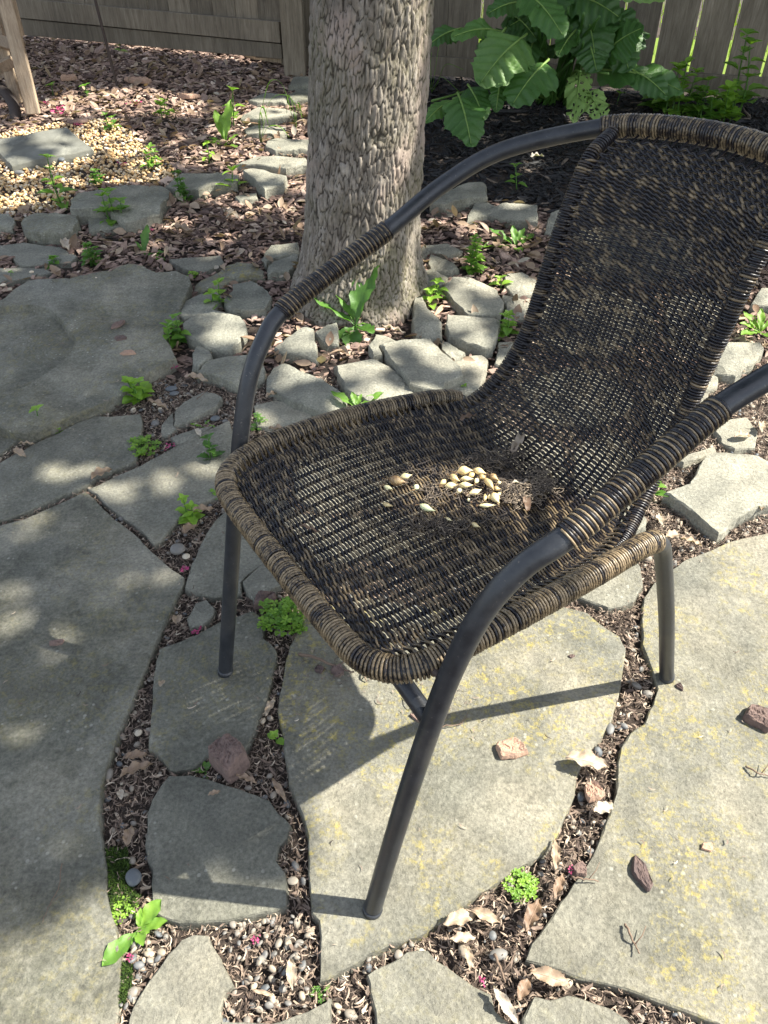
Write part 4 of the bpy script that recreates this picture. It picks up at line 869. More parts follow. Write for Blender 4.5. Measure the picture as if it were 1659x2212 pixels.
grass_plant((640, 292), [(120, 40, 70), (160, 70, 100), (100, 20, 40), (20, 14, 60)], 'grass tuft tight against the left side of the trunk')
seedling((330, 366), 38, 'thin weed at the edge of the yellow pebbles', .6, 3, 16, stems=3)
seedling((210, 400), 26, 'low bluish weed in the middle of the pebbles', .45, 4, 12, stems=4)
seedling((238, 282), 26, 'small bushy weed where pebbles meet bark chips', .55, 3, 16, stems=2)
seedling((361, 258), 30, 'yellowish sprout on the shaded bark chips', .9, 2, 22, stems=2)
seedling((452, 352), 34, 'lime sprout at the edge of the sunlit chips', .95, 3, 18)
seedling((190, 212), 20, 'grey green leaf pair on the sunlit bark chips', .5, 2, 18)
seedling((115, 210), 20, 'single yellow leaf on the chips beside the wooden legs', 1.0, 1, 18)
seedling((262, 118), 14, 'little green sprout in the shade beneath the fence', .8, 2, 12)
for px, hp, lf_, st, lab in (((1412, 245), 40, 26, 2, 'short pale weed left of the mint-like patch'), ((1460, 262), 96, 26, 3, 'mint-like weed with yellow tip at the fence on the right'), ((1510, 268), 70, 26, 3, 'rounder mint-like weed in the middle of the patch'), ((1562, 270), 62, 24, 3, 'low mint-like weed at the right of the patch'), ((1585, 245), 128, 32, 1, 'tallest mint-like stem against the right fence')):
    seedling(px, hp, lab, .75, 5, lf_*1.1, stems=st+1, broad=.5, group='mint-like weeds by the right fence')
seedling((1332, 228), 20, 'tiny two-leaved sprout in the black mulch', .75, 1, 18)

# big coarse leaves by the fence
bb = G((1200, 215)); bur = thing('burdock_plant', 'huge dark green leafy plant with broad drooping leaves against the fence', 'plant', bb)
def big_leaf(x0, y0, x1, y1, w, Y0, Y1, tone=.5, wave=.25, serr=.05, up=.5, holes=False, lab=None):
    a = GY(cp('P', x0, y0), Y0); b = GY(cp('P', x1, y1), Y1)
    Yv = (b-a); L = Yv.length; yv = Yv.normalized(); view = Vector((0, 0, H))-(a+b)/2; view.normalize()
    zv = (view*(1-up) + Vector((0, 0, 1))*up); zv = (zv - yv*zv.dot(yv)).normalized(); xv = yv.cross(zv)
    m = mpp((a+b)/2)*.4544; nl, nw = 34, 6; sd = random.uniform(0, 9)
    V, Fc = leaf_shape(nl, nw, .0, .0, serr, sd, broad=.56, widest=.4, wpow=.55)
    V[:, 0] *= 1+.10*np.sin(V[:, 1]*23+sd)+.05*np.sin(V[:, 1]*51+sd*2)
    W = []
    hw = w*m
    for (vx, vy, vz) in V:
        s = vx; zz = .30*math.sin(PI*vy)*L*.3 + wave*hw*.35*math.sin(vy*9+sd+(3 if vx > 0 else 0))*abs(vx)*2 - abs(vx)**1.5*hw*.25 + .012*math.sin(vy*40-abs(vx)*14)*(.9 if abs(vx) > .02 else 0)*hw*4
        W.append(a + xv*(s*hw) + yv*(vy*L) + zv*(zz))
    Fc = [f for f in Fc if not (holes and random.random() < .12)]
    S = Soup(); S.add(np.array(W), Fc, tone); o = S.build('leaf', M['burdock'], bur, True, bb)
    R = Soup(); P = np.array([np.array(a + yv*(t*L) + zv*(.30*math.sin(PI*t)*L*.3+.002)) for t in np.linspace(-.12, .95, 12)])
    tube(R, P, np.linspace(.0055, .0012, 12), 6, 1.0); R.build('midrib', M['burdock'], o, True, bb)
    if lab: o['label'] = lab
bl = [(490, 180, 285, 405, 250, 3.85, 3.65, .62, .25), (600, 300, 440, 505, 215, 3.8, 3.6, .42, .3), (190, 460, 250, 700, 175, 3.7, 3.45, .42, .4), (240, 415, 310, 575, 130, 3.8, 3.62, .3, .3), (190, 140, 45, 215, 95, 4.0, 3.9, .3, .3), (380, 150, 150, 180, 110, 4.0, 3.85, .55, .6), (160, 480, 25, 585, 80, 3.75, 3.6, .55, .2),
 (385, 395, 365, 535, 78, 3.75, 3.68, .45, .2), (500, 10, 320, 70, 120, 4.1, 4.0, .35, .3), (500, -40, 690, 180, 170, 4.0, 3.75, .5, .3), (790, 40, 840, 300, 230, 4.1, 3.9, .32, .35), (880, 260, 1070, 130, 190, 4.0, 3.9, .35, .3), (850, 330, 1260, 440, 160, 4.0, 3.85, .4, .5), (900, 120, 1000, 340, 200, 4.1, 3.9, .3, .3),
 (770, 330, 735, 585, 110, 3.95, 3.6, .9, .5), (790, 440, 880, 570, 120, 3.8, 3.6, .95, .5), (820, -30, 1170, 5, 90, 4.0, 3.75, .85, .3), (800, 190, 845, 345, 150, 4.0, 3.85, .3, .3), (740, 150, 660, 270, 95, 4.0, 3.85, .35, .3), (700, -30, 960, 90, 200, 4.12, 4.0, .32, .3), (430, 60, 560, 190, 160, 4.12, 4.0, .28, .3), (560, 160, 500, 330, 130, 4.1, 3.95, .3, .2),
 (620, 60, 420, 130, 150, 4.14, 4.05, .3, .3), (880, 60, 1060, 200, 150, 4.14, 4.05, .28, .3), (400, 150, 290, 330, 130, 3.95, 3.85, .3, .3), (640, -60, 620, 120, 180, 4.14, 4.0, .3, .3), (1000, 330, 1180, 460, 120, 3.95, 3.8, .35, .4)]
for _ in range(16):
    x_, y_ = random.uniform(440, 1040), random.uniform(-60, 230); bl.insert(0, (x_, y_, x_+random.uniform(-110, 110), y_+random.uniform(70, 170), random.uniform(110, 190), 4.22, 4.12, random.uniform(.15, .5), .35))
for q in bl: big_leaf(*q[:8], wave=q[8], holes=q[7] > .88)
S = Soup()
for k in range(16):
    e = GY(cp('P', random.uniform(480, 860), random.uniform(20, 300)), random.uniform(3.85, 4.1)); b0 = bb + Vector((random.uniform(-.09, .06), random.uniform(-.05, .05), -.03))
    tube(S, catmull([b0, (b0*.5+e*.5)+Vector((random.uniform(-.03, .03), 0, .04)), e], 6), np.linspace(.011, .006, 13), 6, .5)
for e_ in ((160, 470), (250, 430), (900, 350), (770, 340), (60, 480), (380, 400)):
    e = GY(cp('P', *e_), 3.78); b0 = bb+Vector((random.uniform(-.05, .05), 0, -.01)); tube(S, catmull([b0, (b0+e)/2+Vector((0, 0, .06)), e], 6), .005, 6, .8)
S.build('stalks', M['burdock'], bur, True, bb)
gp = G(cp('P', 60, 440)); t = thing('bed_grass', 'clump of wide grass blades right beside the trunk in the dark bed', 'grass tuft', gp); S = Soup(); mm = mpp(gp)*.4544
for x1, y1, x2, y2 in ((100, 215, 95, 215), (210, 330, 130, 305), (195, 440, 110, 365), (60, 250, 55, 300), (30, 420, 45, 380)):
    e = GY(cp('P', x1, y1), gp.y-.05); c_ = GY(cp('P', x2, y2), gp.y-.02); tube(S, catmull([gp, (gp+c_)/2, c_ if (x1, y1) != (x2, y2) else (gp+e)/2+Vector((.01, 0, 0)), e], 5), .0012, 4, .7, r2=np.linspace(.011, .002, 16))
S.build('blades', M['leaf'], t, True, gp)

# ---------------------------------------------------------------- single dry leaves, bark, stones, twigs, blossoms
def dry_leaf(px, L, yd, label, tone=.6, wf=.42, curl=.2, cup=.5, z=None, serr=.1, sink=0, name='dry_leaf'):
    b = G(px, .0); m = mpp(b); L = L*m*1.05
    V, Fc = leaf_shape(26, 3, curl, cup, serr, random.random()*9, broad=wf*.5*random.uniform(.95, 1.1), wave=.22, widest=.5)
    V = V.copy(); V[:, 1] -= .5; V[:, 2] -= V[:, 2].min(); S = Soup(); S.add(V*L, Fc, tone)
    ribs = np.array([(0, t-.5, 0) for t in np.linspace(0, 1, 8)]); zi = np.interp(ribs[:, 1], V[3::7, 1], V[3::7, 2]); ribs[:, 2] = zi+.004
    tube(S, ribs*L, .011*L, 4, min(1, tone+.15))
    o = S.build(name, M['dryleaf']); o.location = b + Vector((0, 0, (.004 if z is None else z))); o.rotation_euler = (random.uniform(-.12, .12), random.uniform(-.15, .15), math.radians(yd-90))
    return tag(o, label, 'dry leaf', 'large dry leaves lying about the patio')
LV = [((145, 537), 42, 300, 'pale tan leaf on the flat stone at far left', .85, .5), ((343, 884), 46, 340, 'brown curled leaf above the clover clump', .6, .38), ((428, 825), 46, 345, 'tan leaf just below the olive grey rock', .75, .4), ((222, 1032), 52, 55, 'crumpled brown leaf in the joint between two grey slabs', .55, .45), ((325, 798), 40, 40, 'folded brown leaf at the right tip of the stepped slab', .5, .35), ((45, 985), 34, 330, 'light brown leaf in the joint at the far left', .7, .45), ((60, 965), 30, 10, 'thin dry leaf under the lone seedling', .7, .3),
 ((384, 1345), 34, 95, 'orange brown oval leaf left of the far leg', .65, .62), ((352, 1481), 20, 80, 'tiny orange leaf on the slab under the far foot', .75, .7), ((585, 1533), 52, 75, 'long buff leaf stuck in the narrow joint', .8, .3), ((298, 1672), 66, 35, 'large brown leaf left of the red brown rock', .5, .4), ((282, 1812), 50, 95, 'upright brown leaf in the joint above the moss', .55, .45), ((297, 1640), 44, 15, 'faded purple leaf above the large brown leaf', .45, .5), ((263, 1720), 30, 110, 'small pale leaf at the edge of the largest slab', .9, .5),
 ((533, 1690), 44, 350, 'grey brown leaf just below the red brown rock', .5, .35), ((605, 1715), 56, 305, 'twisted leaf hanging in the joint right of the rounded slab', .55, .25), ((630, 2112), 70, 98, 'biggest curled cream leaf in the bottom pebble joint', .8, .33), ((570, 2150), 48, 350, 'thin orange leaf curl in the bottom pebble joint', .7, .2), ((464, 1718), 26, 25, 'small pinkish leaf on the rounded slab', .6, .4),
 ((1266, 1657), 88, 350, 'silvery serrated leaf in the sun at the edge of the central flagstone', .8, .42), ((992, 1992), 76, 20, 'broad tan leaf at the lower junction of joints', .75, .42), ((1048, 1984), 62, 340, 'second tan leaf right of the broad one', .65, .4), ((1150, 1985), 82, 60, 'dark glossy brown leaf stretched up the joint', .3, .38), ((1196, 1853), 74, 78, 'orange edged leaf standing in the joint above the clover', .65, .25), ((1205, 1920), 62, 60, 'brown leaf against the right flagstone edge', .4, .3), ((999, 2034), 54, 10, 'short tan leaf below the broad one', .8, .38), ((1012, 2073), 46, 95, 'upright yellow tan leaf near the bottom slab tip', .75, .4), ((1186, 2117), 82, 345, 'large golden brown leaf at the corner of the right flagstone', .6, .38), ((1130, 2142), 54, 55, 'dark leaf under the golden brown one', .35, .5), ((1090, 2178), 80, 305, 'long cream leaf running to the bottom edge', .9, .28), ((1302, 1756), 46, 20, 'pale shredded leaf in the upper right joint', .95, .6),
 ((1425, 1130), 46, 75, 'golden leaf standing beside the thick sunlit slab', .8, .5), ((1450, 1165), 44, 30, 'tan leaf heap piece below the thick slab', .75, .45), ((1490, 1180), 46, 350, 'brown leaf in the right joint below the thick slab', .6, .4), ((1640, 1100), 40, 70, 'pinkish curled leaf at the right edge', .65, .4), ((1600, 1010-60), 46, 20, 'tan leaf in the litter near the near arm', .7, .45), ((1645, 930), 50, 60, 'curled tan leaf at the right edge under the arm', .75, .4), ((1400, 1062), 36, 40, 'light leaf by the near rear corner of the seat', .8, .4),
 ((605, 938), 44, 0, 'orange brown leaf behind the far edge of the seat', .6, .4), ((590, 860), 40, 50, 'tan leaf beside the far arm upright', .7, .35), ((430, 940), 24, 300, 'small cream leaf near the flat pale weed', .95, .5), ((850, 720), 50, 350, 'dry curled leaf at the foot of the trunk', .8, .2), ((905, 730), 40, 100, 'brown leaf lodged between rocks by the trunk', .6, .3), ((500, 470), 40, 330, 'light leaf on the chips left of the trunk', .85, .4), ((395, 503), 48, 340, 'brown leaf on the chips above the stepped slab', .55, .4), ((1160, 345), 36, 30, 'pale dead leaf under the bare part of the arm', 1.0, .5), ((437, 1110), 50, 30, 'grey curled leaf between slab and far leg', .55, .4), ((410, 1150), 44, 60, 'brown leaf on the pebbles left of the far leg', .5, .5)]
for p, L, yd, lab, tn, wf in LV: dry_leaf(p, L, yd, lab, tn, wf)
def lump(px, w, h, yd, label, mat, tone, name, cat, thick=.35, layers=False, z=0, group=None, smooth=False, jit=.2):
    b = G(px, 0); m = mpp(b); W, Hh = w*m, h*m*1.25; S = Soup(); sd = random.uniform(0, 50)
    if smooth:
        bm = bmesh.new(); bmesh.ops.create_icosphere(bm, subdivisions=3, radius=.5)
        V = np.array([(v.co*(1+jit*noise.noise(v.co*2.2+Vector((sd, 0, 0)))))[:] for v in bm.verts])*np.array([W, Hh, min(W, Hh)*thick])
        V[:, 2] -= V[:, 2].min()+.002; S.add(V, [[x.index for x in f.verts] for f in bm.faces], tone); bm.free()
    else:                                       # broken plate: ragged outline, terraced top, steep sides
        na_ = 56; k = random.randint(5, 7); ca_ = sorted(random.uniform(0, 2*PI) for _ in range(k)); cr_ = [random.uniform(.82, 1.12) for _ in range(k)]
        def rad(a):
            r = 9.0
            for c_, q in zip([i*2*PI/k+.35*math.sin(sd+i*2.3) for i in range(k)], cr_):
                d = math.cos(a-c_)
                if d > .15: r = min(r, .42*q/d)
            return min(r, .62)*(1+.05*noise.noise(Vector((math.cos(a)*3, math.sin(a)*3, sd)))+.035*noise.noise(Vector((math.cos(a)*11, math.sin(a)*11, sd))))
        T = min(W, Hh)*thick; rings = [(1.02, 0), (1.05, .35), (1.0, .72), (.96, .93)] + [(q, 1.0) for q in (.88, .78, .68, .58, .48, .38, .28, .18, .08)]
        V = []; dx_, dy_ = math.cos(sd), math.sin(sd)
        for j, (rr, hz) in enumerate(rings):
            for i in range(na_):
                a = 2*PI*i/na_; r = rad(a)*rr*(1+.03*noise.noise(Vector((math.cos(a)*4, math.sin(a)*4, sd+j*3)))); x, y = r*math.cos(a), r*math.sin(a)
                tn_ = noise.noise(Vector(((x*dx_+y*dy_)*1.6, (y*dx_-x*dy_)*4.5, sd)))
                st = (round(tn_*4)/4 if layers else tn_*.6)*.55 if j > 3 else 0
                V.append((x*W*1.08, y*Hh*1.08, T*(hz+st+.10*noise.noise(Vector((x*5, y*5, sd))) + .10*noise.noise(Vector((x*18, y*18, sd))))))
        n_ = len(rings); V.append((0, 0, V[-1][2])); V = np.array(V)
        Q = [[j*na_+i, j*na_+(i+1) % na_, (j+1)*na_+(i+1) % na_, (j+1)*na_+i] for j in range(n_-1) for i in range(na_)]
        S.add(V, Q, tone); S.T.append(np.array([[(n_-1)*na_+i, (n_-1)*na_+(i+1) % na_, len(V)-1] for i in range(na_)]))
    o = S.build(name, M[mat], smooth=smooth); o.location = b+Vector((0, 0, z)); o.rotation_euler = (random.uniform(-.06, .06), random.uniform(-.06, .06), math.radians(yd)); tag(o, label, cat, group); return o
lump((496, 1641), 84, 66, 5, 'blocky red brown rock between the two middle slabs', 'barkpiece', .35, 'red_rock', 'rock', .6, jit=.12, z=-.008)
lump((570, 1300), 50, 34, 20, 'rough pinkish stone beside the clover under the seat', 'barkpiece', .2, 'rough_stone', 'rock', .6, z=-.01)
BK = [((1103, 1620), 70, 38, 0, 'flaky orange bark square on the central flagstone', .85), ((1387, 1890), 34, 62, 12, 'dark purplish bark slab lying on the right flagstone', .1), ((1641, 1557), 70, 48, 350, 'thick bark chunk casting shadow at the right edge', .25), ((1281, 1711), 44, 36, 10, 'round orange brown bark piece in the right joint', .8), ((1528, 1830), 28, 15, 10, 'pale splinter on the right flagstone', .95), ((122, 1390), 30, 14, 12, 'brown bark scrap in a light spot on the largest slab', .5), ((258, 718), 18, 28, 330, 'upright bark scrap on the stepped slab', .4), ((266, 749), 36, 18, 340, 'grey brown bark scrap on the stepped slab', .25), ((280, 779), 30, 13, 10, 'pale bark flake at the tip of the stepped slab', .9),
 ((906, 1553), 38, 18, 335, 'brown flake behind the near front leg', .5), ((1252, 1880), 36, 26, 350, 'reddish bark chunk above the dense clover', .35), ((690, 1447), 22, 16, 20, 'dark bark crumb among the shreds under the seat', .1), ((730, 1450), 32, 20, 340, 'brown bark crumb beside the twig under the seat', .25), ((477, 790), 36, 18, 10, 'rolled grey bark strip between two rocks', .3), ((1235, 1418), 14, 8, 10, 'tiny brown crumb on the central flagstone', .2), ((1467, 1484), 14, 14, 30, 'tiny dark crumb right of the near rear foot', .1), ((170, 1355-1090), 44, 14, 20, 'reddish bark piece next to the wooden legs', .5), ((150, 172), 34, 20, 8, 'split yellow wood block on the sunlit chips', 1.0), ((302, 178), 60, 20, 350, 'bright bark plate on the sunlit chips', .9), ((410, 212), 50, 18, 0, 'salmon bark plate on the sunlit chips', .8), ((950, 670), 12, 46, 340, 'pale wood stick between the rocks right of the trunk', .95)]
for p, w, h, yd, lab, tn in BK: lump(p, w, h, yd, lab, 'barkpiece', tn, 'bark_piece', 'bark', .32, True, group='bark pieces', z=(.022 if 700 < p[1] < 790 and p[0] < 300 else 0))
PB_ = [((288, 1894), 34, 32, 'square blue grey stone beside the moss', .0), ((1319, 1572), 18, 24, 'smooth blue grey pebble in the right joint', .15), ((861, 2060), 20, 16, 'round brown pebble below the central flagstone', .45), ((402, 1200), 18, 13, 'cream pebble in the joint left of the far leg', .95), ((384, 1187), 34, 26, 'flat grey pebble beside the cream pebble', .25), ((1065, 2018), 20, 14, 'small blue grey pebble among the tan leaves', .1), ((1077, 2060), 40, 20, 'flat purple grey stone among the tan leaves', .25), ((370, 839), 26, 14, 'blue slate chip by the pebbles above the clover', .0), ((376, 848), 22, 11, 'second slate chip just below the first', .05), ((465, 902), 22, 13, 'teal slate pebble left of the far leg', .05), ((132, 345), 24, 12, 'dark slate piece on the yellow pebbles', .0), ((42, 373), 26, 12, 'grey stone at the left among yellow pebbles', .15), ((778, 703), 14, 12, 'blue stone at the front foot of the trunk', .1), ((212, 617), 10, 7, 'golden pebble on the stepped slab', .9), ((73, 603), 11, 7, 'cream pebble on the grey stone at far left', .9), ((12, 632), 13, 8, 'cream pebble at the left edge on the stepped slab', .95), ((27, 641), 10, 8, 'orange pebble at the left edge on the stepped slab', .8), ((298, 1600-20), 16, 14, 'cream pebble in the long left joint', .9), ((1530, 1520), 1, 1, '', .5), ((512, 2018-6), 12, 12, 'round grey pebble above the wedge slab', .4), ((632, 1900), 18, 20, 'yellow brown pebble right of the rounded slab', .85), ((345, 880), 9, 7, 'white pebble above the clover clump', 1.0), ((333, 870), 9, 7, 'pale pebble below the lime seedling', .9)]
for p, w, h, lab, tn in PB_:
    if lab: lump(p, w, h, random.uniform(0, 180), lab, 'greypebble' if tn < .85 or p[1] > 700 else 'pebble', tn, 'pebble', 'pebble', .6, smooth=True, jit=.12, group='single pebbles', z=(.024 if p[1] < 760 and p[0] < 300 and p[1] > 500 else -.006))
def twig(pts, r, label, z=.004, tone=.4, forks=True):
    P = [G(p, z+(.006 if k % 2 else 0)) for k, p in enumerate(pts)]; b = P[0].copy(); S = Soup(); Q = catmull([p-b for p in P], 6); Q += RNG.normal(0, .0006, Q.shape); tube(S, Q, np.linspace(r, r*.5, len(Q)), 6, tone)
    if forks and len(Q) > 8:
        k = len(Q)*2//3; tube(S, np.array([Q[k], Q[k]+np.array([.012, .01, .006]), Q[k]+np.array([.02, .022, .008])]), [r*.5, r*.4, r*.25], 5, tone)
    o = S.build('twig', M['twig']); o.location = b; tag(o, label, 'twig', 'twigs on the ground')
twig([(646, 1412), (690, 1424), (730, 1442), (765, 1452)], .0032, 'thick brown twig under the front edge of the seat')
twig([(134, 1864), (125, 1920), (104, 1960), (92, 1994)], .0009, 'hair-thin twig on the largest slab')
twig([(1350, 1996), (1362, 2020), (1372, 2040), (1381, 2060)], .002, 'forked twig on the right flagstone')
twig([(1069, 2062), (1080, 2090), (1091, 2122)], .0025, 'pale stick among the leaves at the bottom joints')
twig([(1235, 1895), (1262, 1898), (1292, 1902)], .0018, 'short reddish stick across the right joint')
twig([(1610, 1655), (1635, 1668), (1665, 1678)], .002, 'brown stick at the right edge of the right flagstone')
twig([(790, 1440), (786, 1458), (792, 1472)], .0022, 'stub of grey twig at the front of the seat shadow')
twig([(425, 862), (440, 850), (448, 836)], .0012, 'thin pale stem above the small flat stone')
twig([(870, 1506), (885, 1525), (900, 1530)], .001, 'thin rootlet behind the near front leg')
twig([(935, 1580), (960, 1568), (990, 1566), (1010, 1550)], .0012, 'bent rootlet on the central flagstone')
for p, s, lab in (((402, 1228), 18, 'pink blossom in the joint left of the far leg'), ((425, 1365), 20, 'magenta blossom beside the small square stone'), ((367, 965), 16, 'crumpled pink petals right of the clover clump'), ((280, 2067), 14, 'pink petal below the broad-leaved weed'), ((552, 2030), 13, 'pink petal in the bottom pebble joint'), ((1043, 2118), 14, 'bright pink petal at the lower junction'), ((1233, 1880), 13, 'dark pink petal in the right joint'), ((325, 818-320), 14, 'pink petals on the chips under the wilting weed'), ((290, 227), 20, 'cluster of pink petals on the sunlit chips'), ((130, 245), 34, 'largest patch of pink petals beside the wooden legs'), ((98, 225), 14, 'red petal near the wooden legs'), ((265, 357), 16, 'dark red petals on the yellow pebbles'), ((167, 272), 14, 'magenta petals behind the paver'), ((525, 1120-1020), 0, ''), ((378, 800-6), 12, 'pink petal below the stepped slab corner'), ((870, 722), 0, ''), ((1028, 455), 12, 'pink petal in the shade right of the trunk'), ((1620, 345+700), 0, '')):
    if not s: continue
    b = G(p, .0); m = mpp(b); S = Soup()
    for k in range(14):
        V, Fc = leaf_shape(3, 1, .3, .4, broad=.4); q = (random.gauss(0, .3)*s*m, random.gauss(0, .3)*s*m, random.uniform(0, .3)*s*m)
        S.add(put(V, q, random.uniform(0, 6.3), random.uniform(0, .8), s*m*.34), Fc, random.random())
    o = S.build('pink_blossom', M['pink']); o.location = b; tag(o, lab, 'blossom', 'fallen pink blossoms')

# ---------------------------------------------------------------- hook stake and wooden furniture at the left
sb = G((253, 186)); st_ = GY((205, -2), sb.y-.0); t = thing('metal_stake', 'thin dark metal garden stake leaning in the chips before the fence', 'stake', sb)
S = Soup(); dv = st_-sb; P = np.array([sb-dv*.1, sb, sb+dv, sb+dv*2.2]); tube(S, P, .0075, 10, .4); S.build('shaft', M['rust'], t, True, sb)
S = Soup(); e = np.array(sb+dv*2.2); tube(S, catmull([e, e+np.array([.03, 0, .1]), e+np.array([.12, 0, .13]), e+np.array([.19, 0, .04]), e+np.array([.17, 0, -.03])], 6), .006, 8, .4); S.build('hook', M['rust'], t, True, sb)
wl = G((73, 252)); wf_ = thing('wooden_garden_chair', 'weathered wooden garden chair whose splayed legs enter at the upper left', 'garden chair', wl)
def beam(name, p, q, w, d, mat, tone=.6, ztop=None):
    p, q = Vector(p), Vector(q); ax = (q-p).normalized(); xs = Vector((1, .15, 0)); xs = (xs-ax*xs.dot(ax)).normalized(); ys = ax.cross(xs)
    V = []
    for c in (p, q):
        for a, b in ((-1, -1), (1, -1), (1, 1), (-1, 1)): V.append(c+xs*a*w/2+ys*b*d/2)
    S = Soup(); S.add(np.array(V), [[0, 3, 2, 1], [4, 5, 6, 7], [0, 1, 5, 4], [1, 2, 6, 5], [2, 3, 7, 6], [3, 0, 4, 7]], tone)
    o = S.build(name, mat, wf_, False, wl); md = o.modifiers.new('b', 'BEVEL'); md.width = .003; return o
yy0 = wl.y
p0 = GY((73, 246), yy0); p1 = GY((11, -4), yy0+.03); beam('leg', p0, p1+(p1-p0)*.45, .062, .035, M['oldwood'], .75)
q0 = GY((38, 222), yy0+.10); q1 = GY((-20, 20), yy0+.12); beam('leg', q0, q1+(q1-q0)*.4, .05, .035, M['oldwood'], .4)
a0 = GY((36, 228), yy0+.02); tS = Soup(); tube(tS, catmull([GY((-40, 175), yy0+.12), GY((0, 190), yy0+.08), GY((28, 225), yy0+.03), GY((38, 272), yy0-.02)], 8), .022, 8, .3, r2=.03); tS.build('runner', M['rust'], wf_, True, wl)
beam('brace', GY((-60, 70), yy0+.06), GY((28, 98), yy0+.06), .05, .04, M['oldwood'], .35)
beam('brace', GY((-60, 180), yy0+.1), GY((30, 130), yy0+.08), .05, .02, M['oldwood'], .3)
beam('seat_slab', GY((-260, -60), yy0+.2), GY((15, -60), yy0+.2), .05, .5, M['oldwood'], .6)
beam('leg', GY((-240, 246), yy0+.1), GY((-220, -40), yy0+.1), .06, .035, M['oldwood'], .6)
# garden bed edging seen under the fence: sun-bleached board
wb = G((595, 133)); o = None
S = Soup(); a_ = G((545, 118)).xy; b_ = G((632, 140)).xy; S = Soup(); board(S, a_, b_, (gz(a_)-.01,)*2, (gz(a_)+.02,)*2, .08, -.02, .9)
o = S.build('edging_board', M['oldwood'], None, False, (a_.x, a_.y, gz(a_))); tag(o, 'sunlit flat board showing in the gap under the left fence', 'board')

# ---------------------------------------------------------------- the chair
g_yaw = math.radians(32.9484); CX, CY = -.11963, .74074
ch = thing('wicker_armchair', 'black metal armchair with woven brown cane seat and back standing on the flagstones', 'chair', (CX, CY, 0))
ch.rotation_euler = (0, 0, g_yaw - PI/2)                 # local +x = near side, +y = back
def build_l(S, name, mat, smooth=True, parent=None): return S.build(name, mat, parent or ch, smooth)
TR = .0132
arc_top = [(.308, .348, .74), (.322, .46, .785), (.293, .552, .829), (.212, .655, .862), (.13, .693, .877), (0, .708, .884)]
side = [(.258, -.046, .0), (.262, .0, .235), (.268, .036, .41), (.273, .058, .50), (.281, .084, .575), (.292, .118, .625), (.305, .158, .655), (.308, .25, .698)]
half = side + arc_top
full = half + [(-x, y, z) for x, y, z in reversed(half[:-1])]
loop = catmull(full, 10)
loopR, LL = resample(loop, .006)
S = Soup(); tube(S, loopR, TR, 20, .5); build_l(S, 'arm_and_back_tube', M['metal'])
def part_path(P, f0, f1):                               # slice of loop between nearest to points
    a = np.argmin(np.linalg.norm(P-np.array(f0), axis=1)); b = np.argmin(np.linalg.norm(P-np.array(f1), axis=1)); a, b = min(a, b), max(a, b); return P[a:b+1]
def helix(S, P, rad, pitch, a, b, tones, sides=6, jitter=.12, aw=None):
    """wrap a strand round path P: rad = centre radius, a = half width along path, b = half thickness"""
    Pr, L = resample(P, pitch/16.0 if False else .0015); T, Nn, B = frames(Pr); ns = len(tones)
    turns = L/(pitch*ns); per = 14
    n = int(turns*per)
    for q, tn in enumerate(tones):
        s = np.linspace(0, 1, n); w = s*turns*2*PI + q*2*PI/ns
        w0 = w + np.interp(s*turns, np.arange(int(turns)+2), RNG.normal(0, jitter, int(turns)+2))*0
        shift = np.interp(s*turns, np.arange(int(turns)+2), RNG.normal(0, pitch*.09, int(turns)+2))
        ii = np.clip((s*L+shift)/L, 0, 1)*(len(Pr)-1); i0 = np.clip(ii.astype(int), 0, len(Pr)-2); fr = (ii-i0)[:, None]
        c = Pr[i0]*(1-fr)+Pr[i0+1]*fr; nn = Nn[i0]; bb_ = B[i0]
        ov = nn*np.cos(w0)[:, None]+bb_*np.sin(w0)[:, None]
        rr = rad + np.interp(s*turns, np.arange(int(turns)+2), np.abs(RNG.normal(0, .0004, int(turns)+2)))
        tv = tn + np.interp(s*turns, np.arange(int(turns)+2), RNG.normal(0, .13, int(turns)+2))
        tube(S, c+ov*rr[:, None], b, sides, tv, True, r2=(aw[q] if aw else a), ov=ov)
for sg, nm in ((1, 'near'), (-1, 'far')):
    S = Soup(); pw = part_path(loopR, (sg*.305, .158, .655), (sg*.308, .348, .74)); helix(S, pw, TR+.0012, .0034, .0018, .0014, (.60, -.1), aw=(.0013, .0020)); build_l(S, 'arm_wrap', M['wrap'])
pw = part_path(loopR, (.20, .664, .864), (-.20, .664, .864)); S = Soup(); helix(S, pw, TR+.0017, .0045, .0019, .0018, (.46,), jitter=.2); build_l(S, 'top_wrap', M['wrap'])
# seat frame + rear legs: one tube
hs = [(.2005, .642, 0), (.207, .56, .22), (.213, .488, .392), (.220, .455, .440), (.226, .415, .462), (.236, .33, .472), (.244, .22, .479), (.245, .12, .479), (.243, .065, .475), (.234, .027, .470), (.212, .002, .466), (.175, -.011, .463), (.09, -.014, .461), (0, -.014, .460)]
fullS = hs + [(-x, y, z) for x, y, z in reversed(hs[:-1])]; ringP, _ = resample(catmull(fullS, 10), .005)
S = Soup(); tube(S, ringP, .0130, 20, .5); build_l(S, 'seat_frame_and_rear_legs', M['metal'])
pw = part_path(ringP, (.222, .440, .452), (-.222, .440, .452)); S = Soup(); helix(S, pw, .0130+.0017, .0044, .00175, .0019, (.58,), jitter=.2); build_l(S, 'seat_rim_wrap', M['wrap'])
